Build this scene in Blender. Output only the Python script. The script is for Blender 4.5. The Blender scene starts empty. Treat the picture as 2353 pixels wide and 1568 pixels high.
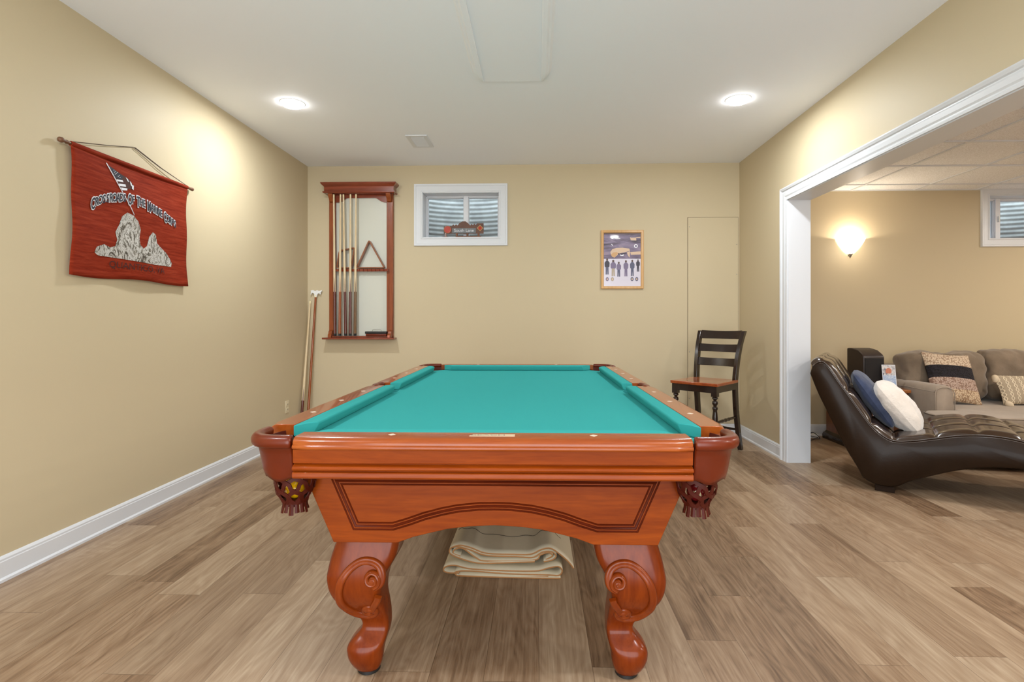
import bpy, math, random
from mathutils import Vector, Matrix, noise
random.seed(7)
PI = math.pi
SC = bpy.context.scene
COL = SC.collection

# ------------------------------------------------------------------ camera
cam_d = bpy.data.cameras.new('camera')
cam = bpy.data.objects.new('camera', cam_d); COL.objects.link(cam)
cam.location = (0, 0, 1.155)
cam.rotation_euler = (PI/2, 0, math.atan(40/1250))
cam_d.sensor_width = 36.0
cam_d.lens = 1250*36/2353
cam_d.shift_x = -(1194-1176.5)/2353
cam_d.shift_y = -(784-736)/2353
cam_d.clip_start = 0.05
SC.camera = cam

# ------------------------------------------------------------------ world and exposure
SC.view_settings.view_transform = 'Standard'
SC.view_settings.look = 'None'
SC.view_settings.exposure = -0.06
SC.view_settings.gamma = 1.0
SC.view_settings.use_curve_mapping = False
W = bpy.data.worlds.new('world'); SC.world = W; W.use_nodes = True
W.node_tree.nodes['Background'].inputs[0].default_value = (0.90, 0.96, 1.0, 1)
W.node_tree.nodes['Background'].inputs[1].default_value = 6.7

CAN_POWER = 23.5        # recessed lamps of the game room
CAN_COL = (0.90, 0.955, 1.0)
SIDE_POWER = 34.0       # unseen ceiling lamps added to light the lounge next door
SIDE_COL = (1.0, 0.94, 0.86)

# room measures
XL, XR, YB, ZC = -2.365, 2.035, 5.54, 2.74
YF = -1.6
XR2 = 2.208             # far face of the dividing wall
XS = 6.6                # lounge far wall
ZS = 2.452              # lounge ceiling

# ------------------------------------------------------------------ materials
def rgb(r, g, b):
    f = lambda c: (c/255/12.92) if c/255 <= 0.04045 else ((c/255+0.055)/1.055)**2.4
    return (f(r), f(g), f(b), 1)

class NT:
    def __init__(s, name):
        s.m = bpy.data.materials.new(name); s.m.use_nodes = True
        s.t = s.m.node_tree; s.b = s.t.nodes['Principled BSDF']
    def n(s, kind, **kw):
        q = s.t.nodes.new(kind)
        for k, v in kw.items():
            if k.startswith('_'): setattr(q, k[1:], v)
            else: q.inputs[k].default_value = v
        return q
    def l(s, a, b): s.t.links.new(a, b)
    def math(s, op, a, b=None):
        q = s.t.nodes.new('ShaderNodeMath'); q.operation = op
        for i, x in enumerate((a, b)):
            if x is None: continue
            if isinstance(x, (int, float)): q.inputs[i].default_value = x
            else: s.l(x, q.inputs[i])
        return q.outputs[0]
    def ramp(s, fac, stops, interp='LINEAR'):
        q = s.t.nodes.new('ShaderNodeValToRGB'); r = q.color_ramp; r.interpolation = interp
        while len(r.elements) < len(stops): r.elements.new(0.5)
        for e, (p, c) in zip(r.elements, stops): e.position = p; e.color = c
        s.l(fac, q.inputs[0]); return q.outputs[0]
    def mix(s, fac, a, b, mode='MIX'):
        q = s.t.nodes.new('ShaderNodeMix'); q.data_type = 'RGBA'; q.blend_type = mode
        for i, x in ((0, fac), (6, a), (7, b)):
            if isinstance(x, (int, float)): q.inputs[i].default_value = x
            elif isinstance(x, tuple): q.inputs[i].default_value = x
            else: s.l(x, q.inputs[i])
        return q.outputs[2]
    def bump(s, h, strength=0.3, dist=0.01):
        q = s.n('ShaderNodeBump', Strength=strength, Distance=dist); s.l(h, q.inputs['Height'])
        s.l(q.outputs[0], s.b.inputs['Normal']); return q
    def coord(s, which='Object', scale=(1, 1, 1)):
        c = s.t.nodes.new('ShaderNodeTexCoord'); m = s.t.nodes.new('ShaderNodeMapping')
        m.inputs['Scale'].default_value = scale
        s.l(c.outputs[which], m.inputs[0]); return m.outputs[0]
    def noise(s, vec, scale=5, detail=4, rough=0.5, dist=0.0):
        q = s.n('ShaderNodeTexNoise', Scale=scale, Detail=detail, Roughness=rough, Distortion=dist)
        s.l(vec, q.inputs['Vector']); return q.outputs['Fac']

def plain(name, col, rough=0.5, metal=0.0, coat=0.0, bump=0.0, bscale=60, var=0.0, spec=0.5, bd=0.002, sheen=0.0):
    t = NT(name); b = t.b
    b.inputs['Base Color'].default_value = col; b.inputs['Roughness'].default_value = rough
    b.inputs['Metallic'].default_value = metal; b.inputs['Coat Weight'].default_value = coat
    b.inputs['Coat Roughness'].default_value = 0.12
    b.inputs['Specular IOR Level'].default_value = spec
    if sheen: b.inputs['Sheen Weight'].default_value = sheen
    v = t.coord()
    if bump:
        t.bump(t.noise(v, bscale, 3, 0.6), bump, bd)
    if var:
        d = tuple(max(0, c*(1-var)) for c in col[:3])+(1,); e = tuple(min(1, c*(1+var)) for c in col[:3])+(1,)
        t.l(t.ramp(t.noise(v, 6, 5, 0.6), [(0.3, d), (0.7, e)]), b.inputs['Base Color'])
    return t.m

def wood(name, dark, light, axis=0, rough=0.3, coat=0.5, scale=1.0, bump=0.05, spec=0.3):
    t = NT(name); b = t.b; b.inputs['Specular IOR Level'].default_value = spec
    sc = [14*scale]*3; sc[axis] = 1.3*scale
    v = t.coord('Object', tuple(sc))
    n1 = t.noise(v, 1.0, 7, 0.62, 1.1)
    v2 = t.coord('Object', tuple(9*q for q in sc))
    n2 = t.noise(v2, 1.0, 4, 0.6, 0.3)
    f = t.math('ADD', t.math('MULTIPLY', n1, 0.72), t.math('MULTIPLY', n2, 0.28))
    mid = tuple((a+c)/2 for a, c in zip(dark, light))
    t.l(t.ramp(f, [(0.32, dark), (0.5, mid), (0.66, light)]), b.inputs['Base Color'])
    b.inputs['Roughness'].default_value = rough
    b.inputs['Coat Weight'].default_value = coat; b.inputs['Coat Roughness'].default_value = 0.1
    if bump: t.bump(n2, bump, 0.001)
    return t.m

def glow(name, col, strength):
    t = NT(name)
    t.b.inputs['Base Color'].default_value = (0.9, 0.9, 0.9, 1)
    t.b.inputs['Emission Color'].default_value = col
    t.b.inputs['Emission Strength'].default_value = strength
    return t.m

M = {}
M['wall'] = plain('wall_paint', rgb(202, 186, 154), 0.55, bump=0.05, bscale=220, bd=0.001, spec=0.3)
M['white_paint'] = plain('white_trim_paint', rgb(218, 220, 224), 0.33, coat=0.1)
M['ceiling'] = plain('ceiling_paint', rgb(246, 249, 255), 0.7, bump=0.06, bscale=150, bd=0.001, spec=0.2)
M['cloth'] = plain('billiard_cloth', rgb(58, 158, 156), 0.95, bump=0.12, bscale=900, bd=0.0004, spec=0.03)
M['wood'] = wood('cherry_wood_lengthwise', rgb(124, 48, 8), rgb(158, 78, 22), 0, 0.26, 0.3)
M['wood_apron_shaded'] = wood('cherry_wood_apron_shaded', rgb(110, 40, 4), rgb(147, 66, 12), 0, 0.34, 0.08, spec=0.12)  # darker copy of the cherry, toned down against the strong front light
M['wood_y'] = wood('cherry_wood_sideways', rgb(140, 58, 14), rgb(162, 82, 26), 1, 0.26, 0.55)
M['wood_z'] = wood('cherry_wood_upright', rgb(96, 32, 5), rgb(130, 54, 12), 2, 0.22, 0.06, spec=0.2)
M['wood_dark'] = wood('cherry_wood_moulding', rgb(66, 18, 4), rgb(108, 38, 12), 0, 0.3, 0.15)
M['carving'] = wood('cherry_wood_carving', rgb(106, 38, 6), rgb(134, 58, 15), 2, 0.24, 0.15, spec=0.25)
M['leather_red'] = plain('oxblood_leather', rgb(100, 34, 10), 0.3, spec=0.3, coat=0.12, bump=0.15, bscale=140, var=0.15, bd=0.001)
M['leather_net'] = plain('dark_net_leather', rgb(70, 20, 9), 0.5, coat=0.0, spec=0.2, bump=0.1, bscale=140)
M['black'] = plain('black_rubber', rgb(20, 18, 18), 0.5)
M['pearl'] = plain('pearl_inlay', rgb(226, 214, 196), 0.25)
M['plate'] = plain('brass_plate', rgb(226, 200, 168), 0.3, metal=0.25)
M['plate_ink'] = plain('plate_engraving', rgb(120, 96, 84), 0.5)
M['yellow'] = plain('yellow_ball', rgb(240, 180, 10), 0.12, coat=0.8)
M['ivory'] = plain('ivory_ball', rgb(240, 225, 180), 0.12, coat=0.8)
M['maroon'] = plain('maroon_ball', rgb(110, 20, 22), 0.12, coat=0.8)
M['vinyl'] = plain('beige_cover_vinyl', rgb(196, 184, 160), 0.5, bump=0.2, bscale=30, var=0.05)
M['vinyl_back'] = plain('tan_cover_backing', rgb(160, 112, 66), 0.7, bump=0.2, bscale=300)
M['thread'] = plain('dark_thread', rgb(60, 50, 40), 0.8)
M['black_wood'] = wood('espresso_wood', rgb(26, 14, 9), rgb(44, 28, 20), 2, 0.24, 0.6)
M['seat_wood'] = wood('chair_seat_wood', rgb(130, 52, 22), rgb(176, 92, 46), 1, 0.2, 0.7)
M['rack_wood'] = wood('rack_wood_upright', rgb(112, 48, 14), rgb(156, 78, 32), 2, 0.35, 0.4)
M['rack_wood_x'] = wood('rack_wood_across', rgb(104, 40, 20), rgb(146, 68, 42), 0, 0.25, 0.6)
M['rack_board'] = plain('pale_rack_backboard', rgb(206, 206, 194), 0.3, spec=0.4)
M['maple'] = wood('maple_shaft', rgb(206, 180, 138), rgb(232, 212, 176), 2, 0.3, 0.4)
M['butt_red'] = wood('rosewood_butt', rgb(70, 22, 14), rgb(104, 40, 24), 2, 0.25, 0.6)
M['butt_orange'] = wood('orange_butt', rgb(128, 58, 20), rgb(160, 84, 34), 2, 0.25, 0.6)
M['butt_brown'] = wood('brown_butt', rgb(92, 58, 26), rgb(120, 82, 40), 2, 0.25, 0.6)
M['tri_wood'] = wood('triangle_wood', rgb(120, 66, 38), rgb(150, 92, 58), 0, 0.4, 0.3)
M['leather'] = plain('espresso_leather', rgb(38, 25, 15), 0.38, spec=0.16, coat=0.05, bump=0.22, bscale=60, var=0.12, bd=0.003)
M['leather_top'] = plain('espresso_leather_tufts', rgb(52, 36, 25), 0.2, coat=0.5, bump=0.12, bscale=40, bd=0.003)
M['sofa'] = plain('taupe_sofa_fabric', rgb(152, 136, 120), 0.92, bump=0.25, bscale=260, var=0.12, bd=0.001, sheen=0.3, spec=0.15)
M['sofa_back'] = plain('taupe_cushion_fabric', rgb(128, 112, 95), 0.9, bump=0.35, bscale=22, var=0.16, bd=0.01, sheen=0.3, spec=0.15)
M['navy'] = plain('navy_velvet', rgb(58, 66, 90), 0.8, bump=0.7, bscale=28, var=0.4, bd=0.006, sheen=0.2, spec=0.1)
M['fluff'] = plain('white_plush', rgb(224, 214, 204), 0.95, bump=0.6, bscale=26, var=0.06, bd=0.012, sheen=0.8)
M['tassel'] = plain('cream_tassel', rgb(214, 196, 170), 0.95, bump=0.5, bscale=200)
M['speaker'] = plain('black_speaker_cloth', rgb(20, 14, 14), 0.8, bump=0.3, bscale=900)
M['speaker_box'] = plain('black_speaker_case', rgb(44, 32, 30), 0.4)
M['side_wood'] = wood('walnut_cabinet', rgb(84, 46, 22), rgb(124, 72, 38), 2, 0.35, 0.4)
M['side_top'] = wood('walnut_top', rgb(130, 74, 34), rgb(172, 106, 56), 1, 0.25, 0.6)
M['rod'] = wood('turned_rod', rgb(96, 62, 44), rgb(126, 88, 62), 1, 0.5, 0.2)
M['cord'] = plain('brown_cord', rgb(86, 70, 56), 0.8)
M['ink_white'] = plain('white_print', rgb(225, 225, 230), 0.8)
M['ink_dark'] = plain('dark_print', rgb(44, 44, 56), 0.8)
M['ink_brown'] = plain('brown_print', rgb(70, 36, 26), 0.85)
M['ink_black'] = plain('faded_black_print', rgb(62, 18, 12), 0.85)
M['chrome'] = plain('brushed_nickel', rgb(170, 165, 155), 0.3, metal=0.9)
M['can_trim'] = plain('lamp_trim', rgb(240, 240, 240), 0.4)
M['can_glow'] = glow('lamp_lens', (1.0, 0.985, 0.95, 1), 32.0)
M['plastic_ivory'] = plain('ivory_plastic', rgb(222, 208, 176), 0.4)
M['plastic_white'] = plain('white_plastic', rgb(235, 235, 232), 0.4)
M['pine'] = wood('pine_frame', rgb(196, 148, 92), rgb(222, 178, 122), 2, 0.4, 0.3)
M['vent_dark'] = plain('vent_louvre_paint', rgb(190, 190, 190), 0.5)
M['foot_brown'] = plain('dark_brown_foot', rgb(40, 28, 20), 0.7, spec=0.1)
M['gap_shade'] = plain('dark_gap_shade', rgb(84, 66, 46), 0.9)
M['grey_gap_shade'] = plain('grey_gap_shade', rgb(150, 150, 150), 0.9)
M['well'] = plain('galvanized_steel', rgb(150, 156, 158), 0.8, metal=0.0, var=0.25, bump=0.2, bscale=12)
M['earth'] = plain('brown_leaf_litter', rgb(104, 58, 34), 0.9, bump=0.8, bscale=30, var=0.4, bd=0.03)
M['vinyl_white'] = plain('white_window_vinyl', rgb(226, 226, 230), 0.35)
M['train_red'] = plain('red_enamel', rgb(176, 48, 24), 0.4)
M['train_brown'] = plain('brown_carved_resin', rgb(98, 62, 44), 0.5, var=0.35, bump=0.4, bscale=120)
M['train_grey'] = plain('grey_enamel', rgb(112, 116, 118), 0.5, var=0.15)
M['gold'] = plain('antique_gold', rgb(170, 130, 80), 0.35, metal=0.3)

def banner_mat():
    t = NT('red_banner_cloth')
    v = t.coord('Object', (1, 5, 64))
    n = t.noise(v, 1.0, 7, 0.65, 0.5)
    t.l(t.ramp(n, [(0.3, rgb(112, 30, 12)), (0.5, rgb(136, 44, 22)), (0.72, rgb(154, 60, 36))]), t.b.inputs['Base Color'])
    t.b.inputs['Specular IOR Level'].default_value = 0.1
    t.b.inputs['Roughness'].default_value = 0.8
    t.bump(n, 0.5, 0.006)
    return t.m
M['banner'] = banner_mat()

def mound_mat():
    t = NT('black_and_white_rock_print')
    v = t.coord('Object', (1, 1.5, 0.8))
    n = t.noise(v, 15, 7, 0.8, 2.2)
    t.l(t.ramp(n, [(0.40, rgb(50, 40, 30)), (0.47, rgb(120, 112, 98)), (0.53, rgb(214, 210, 204)), (0.62, rgb(90, 80, 64)), (0.70, rgb(220, 218, 214))]), t.b.inputs['Base Color'])
    t.b.inputs['Roughness'].default_value = 0.8
    return t.m
M['mound'] = mound_mat()

def ceiling_tile_mat():
    t = NT('mineral_ceiling_tile')
    v = t.coord('Object', (1, 1, 1))
    n = t.noise(v, 120, 3, 0.7)
    t.l(t.ramp(n, [(0.36, rgb(222, 220, 218)), (0.6, rgb(250, 250, 252))]), t.b.inputs['Base Color'])
    t.b.inputs['Roughness'].default_value = 0.9
    t.bump(n, 0.6, 0.004)
    return t.m
M['tile'] = ceiling_tile_mat()

def floor_mat():
    t = NT('oak_plank_floor'); b = t.b
    g = t.t.nodes.new('ShaderNodeNewGeometry'); sp = t.t.nodes.new('ShaderNodeSeparateXYZ')
    t.l(g.outputs['Position'], sp.inputs[0])
    x, y = sp.outputs[0], sp.outputs[1]
    px = t.math('DIVIDE', t.math('ADD', x, 8*0.178-0.005), 0.178)
    i = t.math('FLOOR', px); fx = t.math('FRACT', px)
    w1 = t.n('ShaderNodeTexWhiteNoise', _noise_dimensions='1D'); t.l(i, w1.inputs['W'])
    py = t.math('DIVIDE', t.math('ADD', y, t.math('MULTIPLY', w1.outputs['Value'], 1.22)), 1.22)
    j = t.math('FLOOR', py); fy = t.math('FRACT', py)
    cb = t.t.nodes.new('ShaderNodeCombineXYZ'); t.l(i, cb.inputs[0]); t.l(j, cb.inputs[1])
    w2 = t.n('ShaderNodeTexWhiteNoise', _noise_dimensions='2D'); t.l(cb.outputs[0], w2.inputs['Vector'])
    rnd = w2.outputs['Value']
    # grain coordinates, shifted per plank
    gv = t.t.nodes.new('ShaderNodeCombineXYZ')
    t.l(t.math('ADD', t.math('MULTIPLY', x, 17), t.math('MULTIPLY', rnd, 91)), gv.inputs[0])
    t.l(t.math('ADD', t.math('MULTIPLY', y, 1.5), t.math('MULTIPLY', rnd, 57)), gv.inputs[1])
    n1 = t.noise(gv.outputs[0], 1.0, 6, 0.55, 0.3)
    gv2 = t.t.nodes.new('ShaderNodeCombineXYZ')
    t.l(t.math('ADD', t.math('MULTIPLY', x, 150), t.math('MULTIPLY', rnd, 91)), gv2.inputs[0])
    t.l(t.math('ADD', t.math('MULTIPLY', y, 5), t.math('MULTIPLY', rnd, 57)), gv2.inputs[1])
    n2 = t.noise(gv2.outputs[0], 1.0, 5, 0.65, 0.1)
    gv3 = t.t.nodes.new('ShaderNodeCombineXYZ')
    t.l(t.math('ADD', t.math('MULTIPLY', x, 5), t.math('MULTIPLY', rnd, 31)), gv3.inputs[0])
    t.l(t.math('ADD', t.math('MULTIPLY', y, 1.0), t.math('MULTIPLY', rnd, 17)), gv3.inputs[1])
    n3 = t.noise(gv3.outputs[0], 1.0, 3, 0.5, 0.4)
    # cathedral rings
    r = t.math('FRACT', t.math('MULTIPLY', n3, 16))
    r = t.math('ABSOLUTE', t.math('SUBTRACT', r, 0.5))
    gv4 = t.t.nodes.new('ShaderNodeCombineXYZ')
    t.l(t.math('ADD', t.math('MULTIPLY', x, 62), t.math('MULTIPLY', rnd, 41)), gv4.inputs[0])
    t.l(t.math('ADD', t.math('MULTIPLY', y, 1.3), t.math('MULTIPLY', rnd, 23)), gv4.inputs[1])
    n4 = t.noise(gv4.outputs[0], 1.0, 8, 0.66, 0.12)
    tone = t.math('ADD', t.math('MULTIPLY', n1, 0.34), t.math('MULTIPLY', rnd, 0.19))
    tone = t.math('ADD', tone, t.math('MULTIPLY', n4, 0.26))
    tone = t.math('ADD', tone, t.math('MULTIPLY', n2, 0.22))
    tone = t.math('ADD', tone, t.math('MULTIPLY', r, 0.12))
    col = t.ramp(tone, [(0.36, rgb(96, 72, 52)), (0.47, rgb(136, 109, 84)), (0.60, rgb(162, 137, 111)), (0.74, rgb(188, 166, 140))])
    # a few planks are cooler and greyer than their neighbours
    w3 = t.math('FRACT', t.math('MULTIPLY', rnd, 7.31))
    col = t.mix(t.math('MULTIPLY', w3, 0.4), col, t.mix(1.0, col, rgb(220, 222, 226), 'MULTIPLY'))
    gap = t.math('ADD', t.math('LESS_THAN', fx, 0.011), t.math('LESS_THAN', fy, 0.0018))
    gap = t.math('MINIMUM', gap, 1.0)
    col = t.mix(t.math('MULTIPLY', gap, 0.6), col, rgb(78, 56, 38))
    t.l(col, b.inputs['Base Color'])
    b.inputs['Roughness'].default_value = 0.40
    b.inputs['Specular IOR Level'].default_value = 0.4
    h = t.math('SUBTRACT', t.math('MULTIPLY', n2, 0.5), gap)
    t.bump(h, 0.12, 0.002)
    return t.m
M['floor'] = floor_mat()

def glass_mat():
    t = NT('window_glass')
    t.b.inputs['Base Color'].default_value = (0.92, 0.97, 1, 1)
    t.b.inputs['Roughness'].default_value = 0.02
    t.b.inputs['Transmission Weight'].default_value = 1.0
    t.b.inputs['IOR'].default_value = 1.12
    return t.m
M['glass'] = glass_mat()

def shade_mat():
    t = NT('alabaster_glass_shade')
    t.b.inputs['Base Color'].default_value = (0.95, 0.92, 0.85, 1)
    t.b.inputs['Emission Color'].default_value = (1.0, 0.90, 0.74, 1)
    t.b.inputs['Emission Strength'].default_value = 1.6
    t.b.inputs['Roughness'].default_value = 0.3
    return t.m
M['shade'] = shade_mat()

def woven_mat():
    t = NT('woven_stripe_wool')
    c = t.t.nodes.new('ShaderNodeTexCoord'); sp = t.t.nodes.new('ShaderNodeSeparateXYZ')
    t.l(c.outputs['Object'], sp.inputs[0])
    yy = t.math('ADD', sp.outputs[1], 0.5)
    base = t.ramp(yy, [(0.0, rgb(210, 186, 156)), (0.375, rgb(190, 166, 152)), (0.48, rgb(36, 32, 40)), (0.595, rgb(222, 202, 178))], 'CONSTANT')
    v = t.coord('Object', (85, 85, 1))
    vo = t.n('ShaderNodeTexVoronoi', Scale=1.0); t.l(v, vo.inputs['Vector'])
    d = vo.outputs['Distance']
    col = t.mix(t.ramp(d, [(0.35, (0, 0, 0, 1)), (0.75, (1, 1, 1, 1))]), base, t.mix(1.0, base, rgb(186, 170, 160), 'MULTIPLY'))
    t.l(col, t.b.inputs['Base Color']); t.b.inputs['Roughness'].default_value = 0.95
    t.bump(t.math('SUBTRACT', 1.0, d), 0.8, 0.008)
    return t.m
M['woven'] = woven_mat()

def lumbar_mat():
    t = NT('cream_corded_cotton')
    c = t.t.nodes.new('ShaderNodeTexCoord'); sp = t.t.nodes.new('ShaderNodeSeparateXYZ')
    t.l(c.outputs['Object'], sp.inputs[0])
    # wavy vertical cords
    s = t.math('SINE', t.math('MULTIPLY', sp.outputs[1], 88))
    ph = t.math('ADD', t.math('MULTIPLY', sp.outputs[0], 20), t.math('MULTIPLY', s, 0.20))
    f = t.math('ABSOLUTE', t.math('SUBTRACT', t.math('FRACT', ph), 0.5))
    ph2 = t.math('SUBTRACT', t.math('MULTIPLY', sp.outputs[0], 20), t.math('MULTIPLY', s, 0.20))
    f2 = t.math('ABSOLUTE', t.math('SUBTRACT', t.math('FRACT', ph2), 0.5))
    m = t.math('MINIMUM', f, f2)
    cord = t.ramp(m, [(0.05, (1, 1, 1, 1)), (0.13, (0, 0, 0, 1))])
    col = t.mix(cord, rgb(168, 152, 130), rgb(222, 206, 180))
    t.l(col, t.b.inputs['Base Color']); t.b.inputs['Roughness'].default_value = 0.95
    t.bump(cord, 0.8, 0.006)
    return t.m
M['lumbar'] = lumbar_mat()

# ------------------------------------------------------------------ mesh helpers
class MB:
    def __init__(s): s.v = []; s.f = []; s.mi = []; s.cur = 0
    def add(s, vs, fs):
        o = len(s.v); s.v += [tuple(p) for p in vs]
        for q in fs: s.f.append([o+i for i in q]); s.mi.append(s.cur)
        return s
    def box(s, x0, x1, y0, y1, z0, z1):
        vs = [(x, y, z) for z in (z0, z1) for y in (y0, y1) for x in (x0, x1)]
        return s.add(vs, [(0, 2, 3, 1), (4, 5, 7, 6), (0, 1, 5, 4), (2, 6, 7, 3), (0, 4, 6, 2), (1, 3, 7, 5)])
    def prism(s, poly, h0, h1, axis='z'):
        n = len(poly)
        def P(a, b, h): return {'z': (a, b, h), 'y': (a, h, b), 'x': (h, a, b)}[axis]
        vs = [P(a, b, h0) for a, b in poly]+[P(a, b, h1) for a, b in poly]
        fs = [tuple(range(n-1, -1, -1)), tuple(range(n, 2*n))]+[(i, (i+1) % n, n+(i+1) % n, n+i) for i in range(n)]
        return s.add(vs, fs)
    def rings(s, rings, closed=True, cap=True, loop=False):
        n = len(rings[0]); vs = [p for r in rings for p in r]; fs = []
        m = len(rings)
        for a in range(m if loop else m-1):
            b = (a+1) % m
            for i in range(n if closed else n-1):
                j = (i+1) % n
                fs.append((a*n+i, a*n+j, b*n+j, b*n+i))
        if cap and closed and not loop:
            fs.append(tuple(range(n-1, -1, -1))); fs.append(tuple((m-1)*n+i for i in range(n)))
        return s.add(vs, fs)
    def lathe(s, prof, seg=24, axis='z', c=(0, 0, 0), a0=0, a1=2*PI):
        full = abs(a1-a0-2*PI) < 1e-6
        R = []
        for r, h in prof:
            ring = []
            for k in range(seg if full else seg+1):
                a = a0+(a1-a0)*k/seg
                p = (r*math.cos(a), r*math.sin(a), h)
                if axis == 'y': p = (p[0], p[2], p[1])
                if axis == 'x': p = (p[2], p[0], p[1])
                ring.append((p[0]+c[0], p[1]+c[1], p[2]+c[2]))
            R.append(ring)
        return s.rings(R, closed=full, cap=full)
    def tube(s, path, r, seg=8, closed=False, flat=1.0):
        P = [Vector(p) for p in path]; n = len(P)
        rr = r if isinstance(r, (list, tuple)) else [r]*n
        up = None; R = []
        for i in range(n):
            a = P[(i-1) % n] if (i > 0 or closed) else P[i]
            b = P[(i+1) % n] if (i < n-1 or closed) else P[i]
            t = (b-a).normalized()
            if up is None:
                up = Vector((0, 0, 1)) if abs(t.z) < 0.9 else Vector((0, 1, 0))
            u = (up-t*up.dot(t)).normalized(); up = u
            w = t.cross(u)
            R.append([P[i]+(u*math.cos(2*PI*k/seg)*flat+w*math.sin(2*PI*k/seg))*rr[i] for k in range(seg)])
        return s.rings(R, True, True, closed)
    def strip(s, path, outs, w, th, rnd=False):
        """a flat band: path points, outward directions, width, thickness"""
        P = [Vector(p) for p in path]; R = []
        for i in range(len(P)):
            t = (P[min(i+1, len(P)-1)]-P[max(i-1, 0)]).normalized()
            o = Vector(outs[i]); o = (o-t*o.dot(t)).normalized(); sd = t.cross(o)
            ww = w[i] if isinstance(w, (list, tuple)) else w
            if rnd: R.append([P[i]+sd*ww/2*a+o*th*b for a, b in ((1, -0.4), (1, 0.35), (0.85, 0.8), (0.5, 1), (0.2, 0.88), (-0.2, 0.88), (-0.5, 1), (-0.85, 0.8), (-1, 0.35), (-1, -0.4))])
            else: R.append([P[i]+sd*ww/2, P[i]+sd*ww/2*0.9+o*th, P[i]-sd*ww/2*0.9+o*th, P[i]-sd*ww/2])
        return s.rings(R)
    def sweep(s, path, N, prof, closed=False):
        """mitred sweep in a plane with normal N; prof = (offset to the path's left seen along -N.., height along N)"""
        P = [Vector(p) for p in path]; N = Vector(N).normalized(); n = len(P); R = []
        for i in range(n):
            t1 = (P[i]-P[i-1]).normalized() if (i > 0 or closed) else None
            t2 = (P[(i+1) % n]-P[i]).normalized() if (i < n-1 or closed) else None
            t1 = t1 or t2; t2 = t2 or t1
            n1 = N.cross(t1); n2 = N.cross(t2)
            m = (n1+n2)/(1+n1.dot(n2))
            R.append([P[i]+m*a+N*b for a, b in prof])
        return s.rings(R, True, True, closed)
    def sheet(s, fn, nu, nv, th=0.0):
        vs = [fn(i/nu, j/nv) for j in range(nv+1) for i in range(nu+1)]
        fs = [(j*(nu+1)+i, j*(nu+1)+i+1, (j+1)*(nu+1)+i+1, (j+1)*(nu+1)+i) for j in range(nv) for i in range(nu)]
        return s.add(vs, fs)
    def build(s, name, mat, parent=None, smooth=35, bevel=0, seg=2, sub=0, solid=0, loc=None):
        me = bpy.data.meshes.new(name); me.from_pydata(s.v, [], s.f); me.validate(); me.update()
        import bmesh
        bm = bmesh.new(); bm.from_mesh(me); bmesh.ops.recalc_face_normals(bm, faces=bm.faces); bm.to_mesh(me); bm.free()
        mats = mat if isinstance(mat, list) else [mat]
        for q in mats: me.materials.append(q)
        if len(mats) > 1 and len(me.polygons) == len(s.mi):
            for p, k in zip(me.polygons, s.mi): p.material_index = k
        for p in me.polygons: p.use_smooth = bool(smooth)
        if smooth and smooth < 180: me.set_sharp_from_angle(angle=math.radians(smooth))
        o = bpy.data.objects.new(name, me); COL.objects.link(o)
        if parent: o.parent = parent
        if loc: o.location = loc
        if solid:
            q = o.modifiers.new('thick', 'SOLIDIFY'); q.thickness = solid; q.offset = 0
        if bevel:
            q = o.modifiers.new('edge', 'BEVEL'); q.width = bevel; q.segments = seg; q.limit_method = 'ANGLE'; q.angle_limit = math.radians(40)
            q.harden_normals = False
        if sub:
            q = o.modifiers.new('smooth', 'SUBSURF'); q.levels = sub; q.render_levels = sub
        return o

def tag(o, label, cat, group=None, kind=None):
    o['label'] = label; o['category'] = cat
    if group: o['group'] = group
    if kind: o['kind'] = kind
    return o
def thing(name, label, cat, loc=(0, 0, 0), rz=0, group=None):
    o = bpy.data.objects.new(name, None); COL.objects.link(o); o.empty_display_size = 0.1
    o.location = loc; o.rotation_euler = (0, 0, rz)
    return tag(o, label, cat, group)
def struct(o, label=None, cat=None):
    o['kind'] = 'structure'
    if label: o['label'] = label
    if cat: o['category'] = cat
    return o
def catmull(pts, n=8, closed=False):
    P = [Vector(p) for p in pts]; out = []; m = len(P)
    g = (lambda i: P[i % m]) if closed else (lambda i: P[max(0, min(m-1, i))])
    for i in range(m if closed else m-1):
        a, b, c, d = g(i-1), g(i), g(i+1), g(i+2)
        for k in range(n):
            t = k/n
            out.append(0.5*((2*b)+(-a+c)*t+(2*a-5*b+4*c-d)*t*t+(-a+3*b-3*c+d)*t**3))
    if not closed: out.append(P[-1])
    return out

def text_mesh(txt, size, offset=0.0, shear=0.0):
    cu = bpy.data.curves.new('t', 'FONT'); cu.body = txt; cu.size = size; cu.align_x = 'CENTER'; cu.offset = offset
    cu.resolution_u = 3; cu.shear = shear
    o = bpy.data.objects.new('t', cu); COL.objects.link(o)
    dg = bpy.context.evaluated_depsgraph_get()
    me = bpy.data.meshes.new_from_object(o.evaluated_get(dg))
    v = [tuple(p.co) for p in me.vertices]; f = [tuple(p.vertices) for p in me.polygons]
    bpy.data.objects.remove(o); bpy.data.meshes.remove(me); bpy.data.curves.remove(cu)
    return v, f

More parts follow.
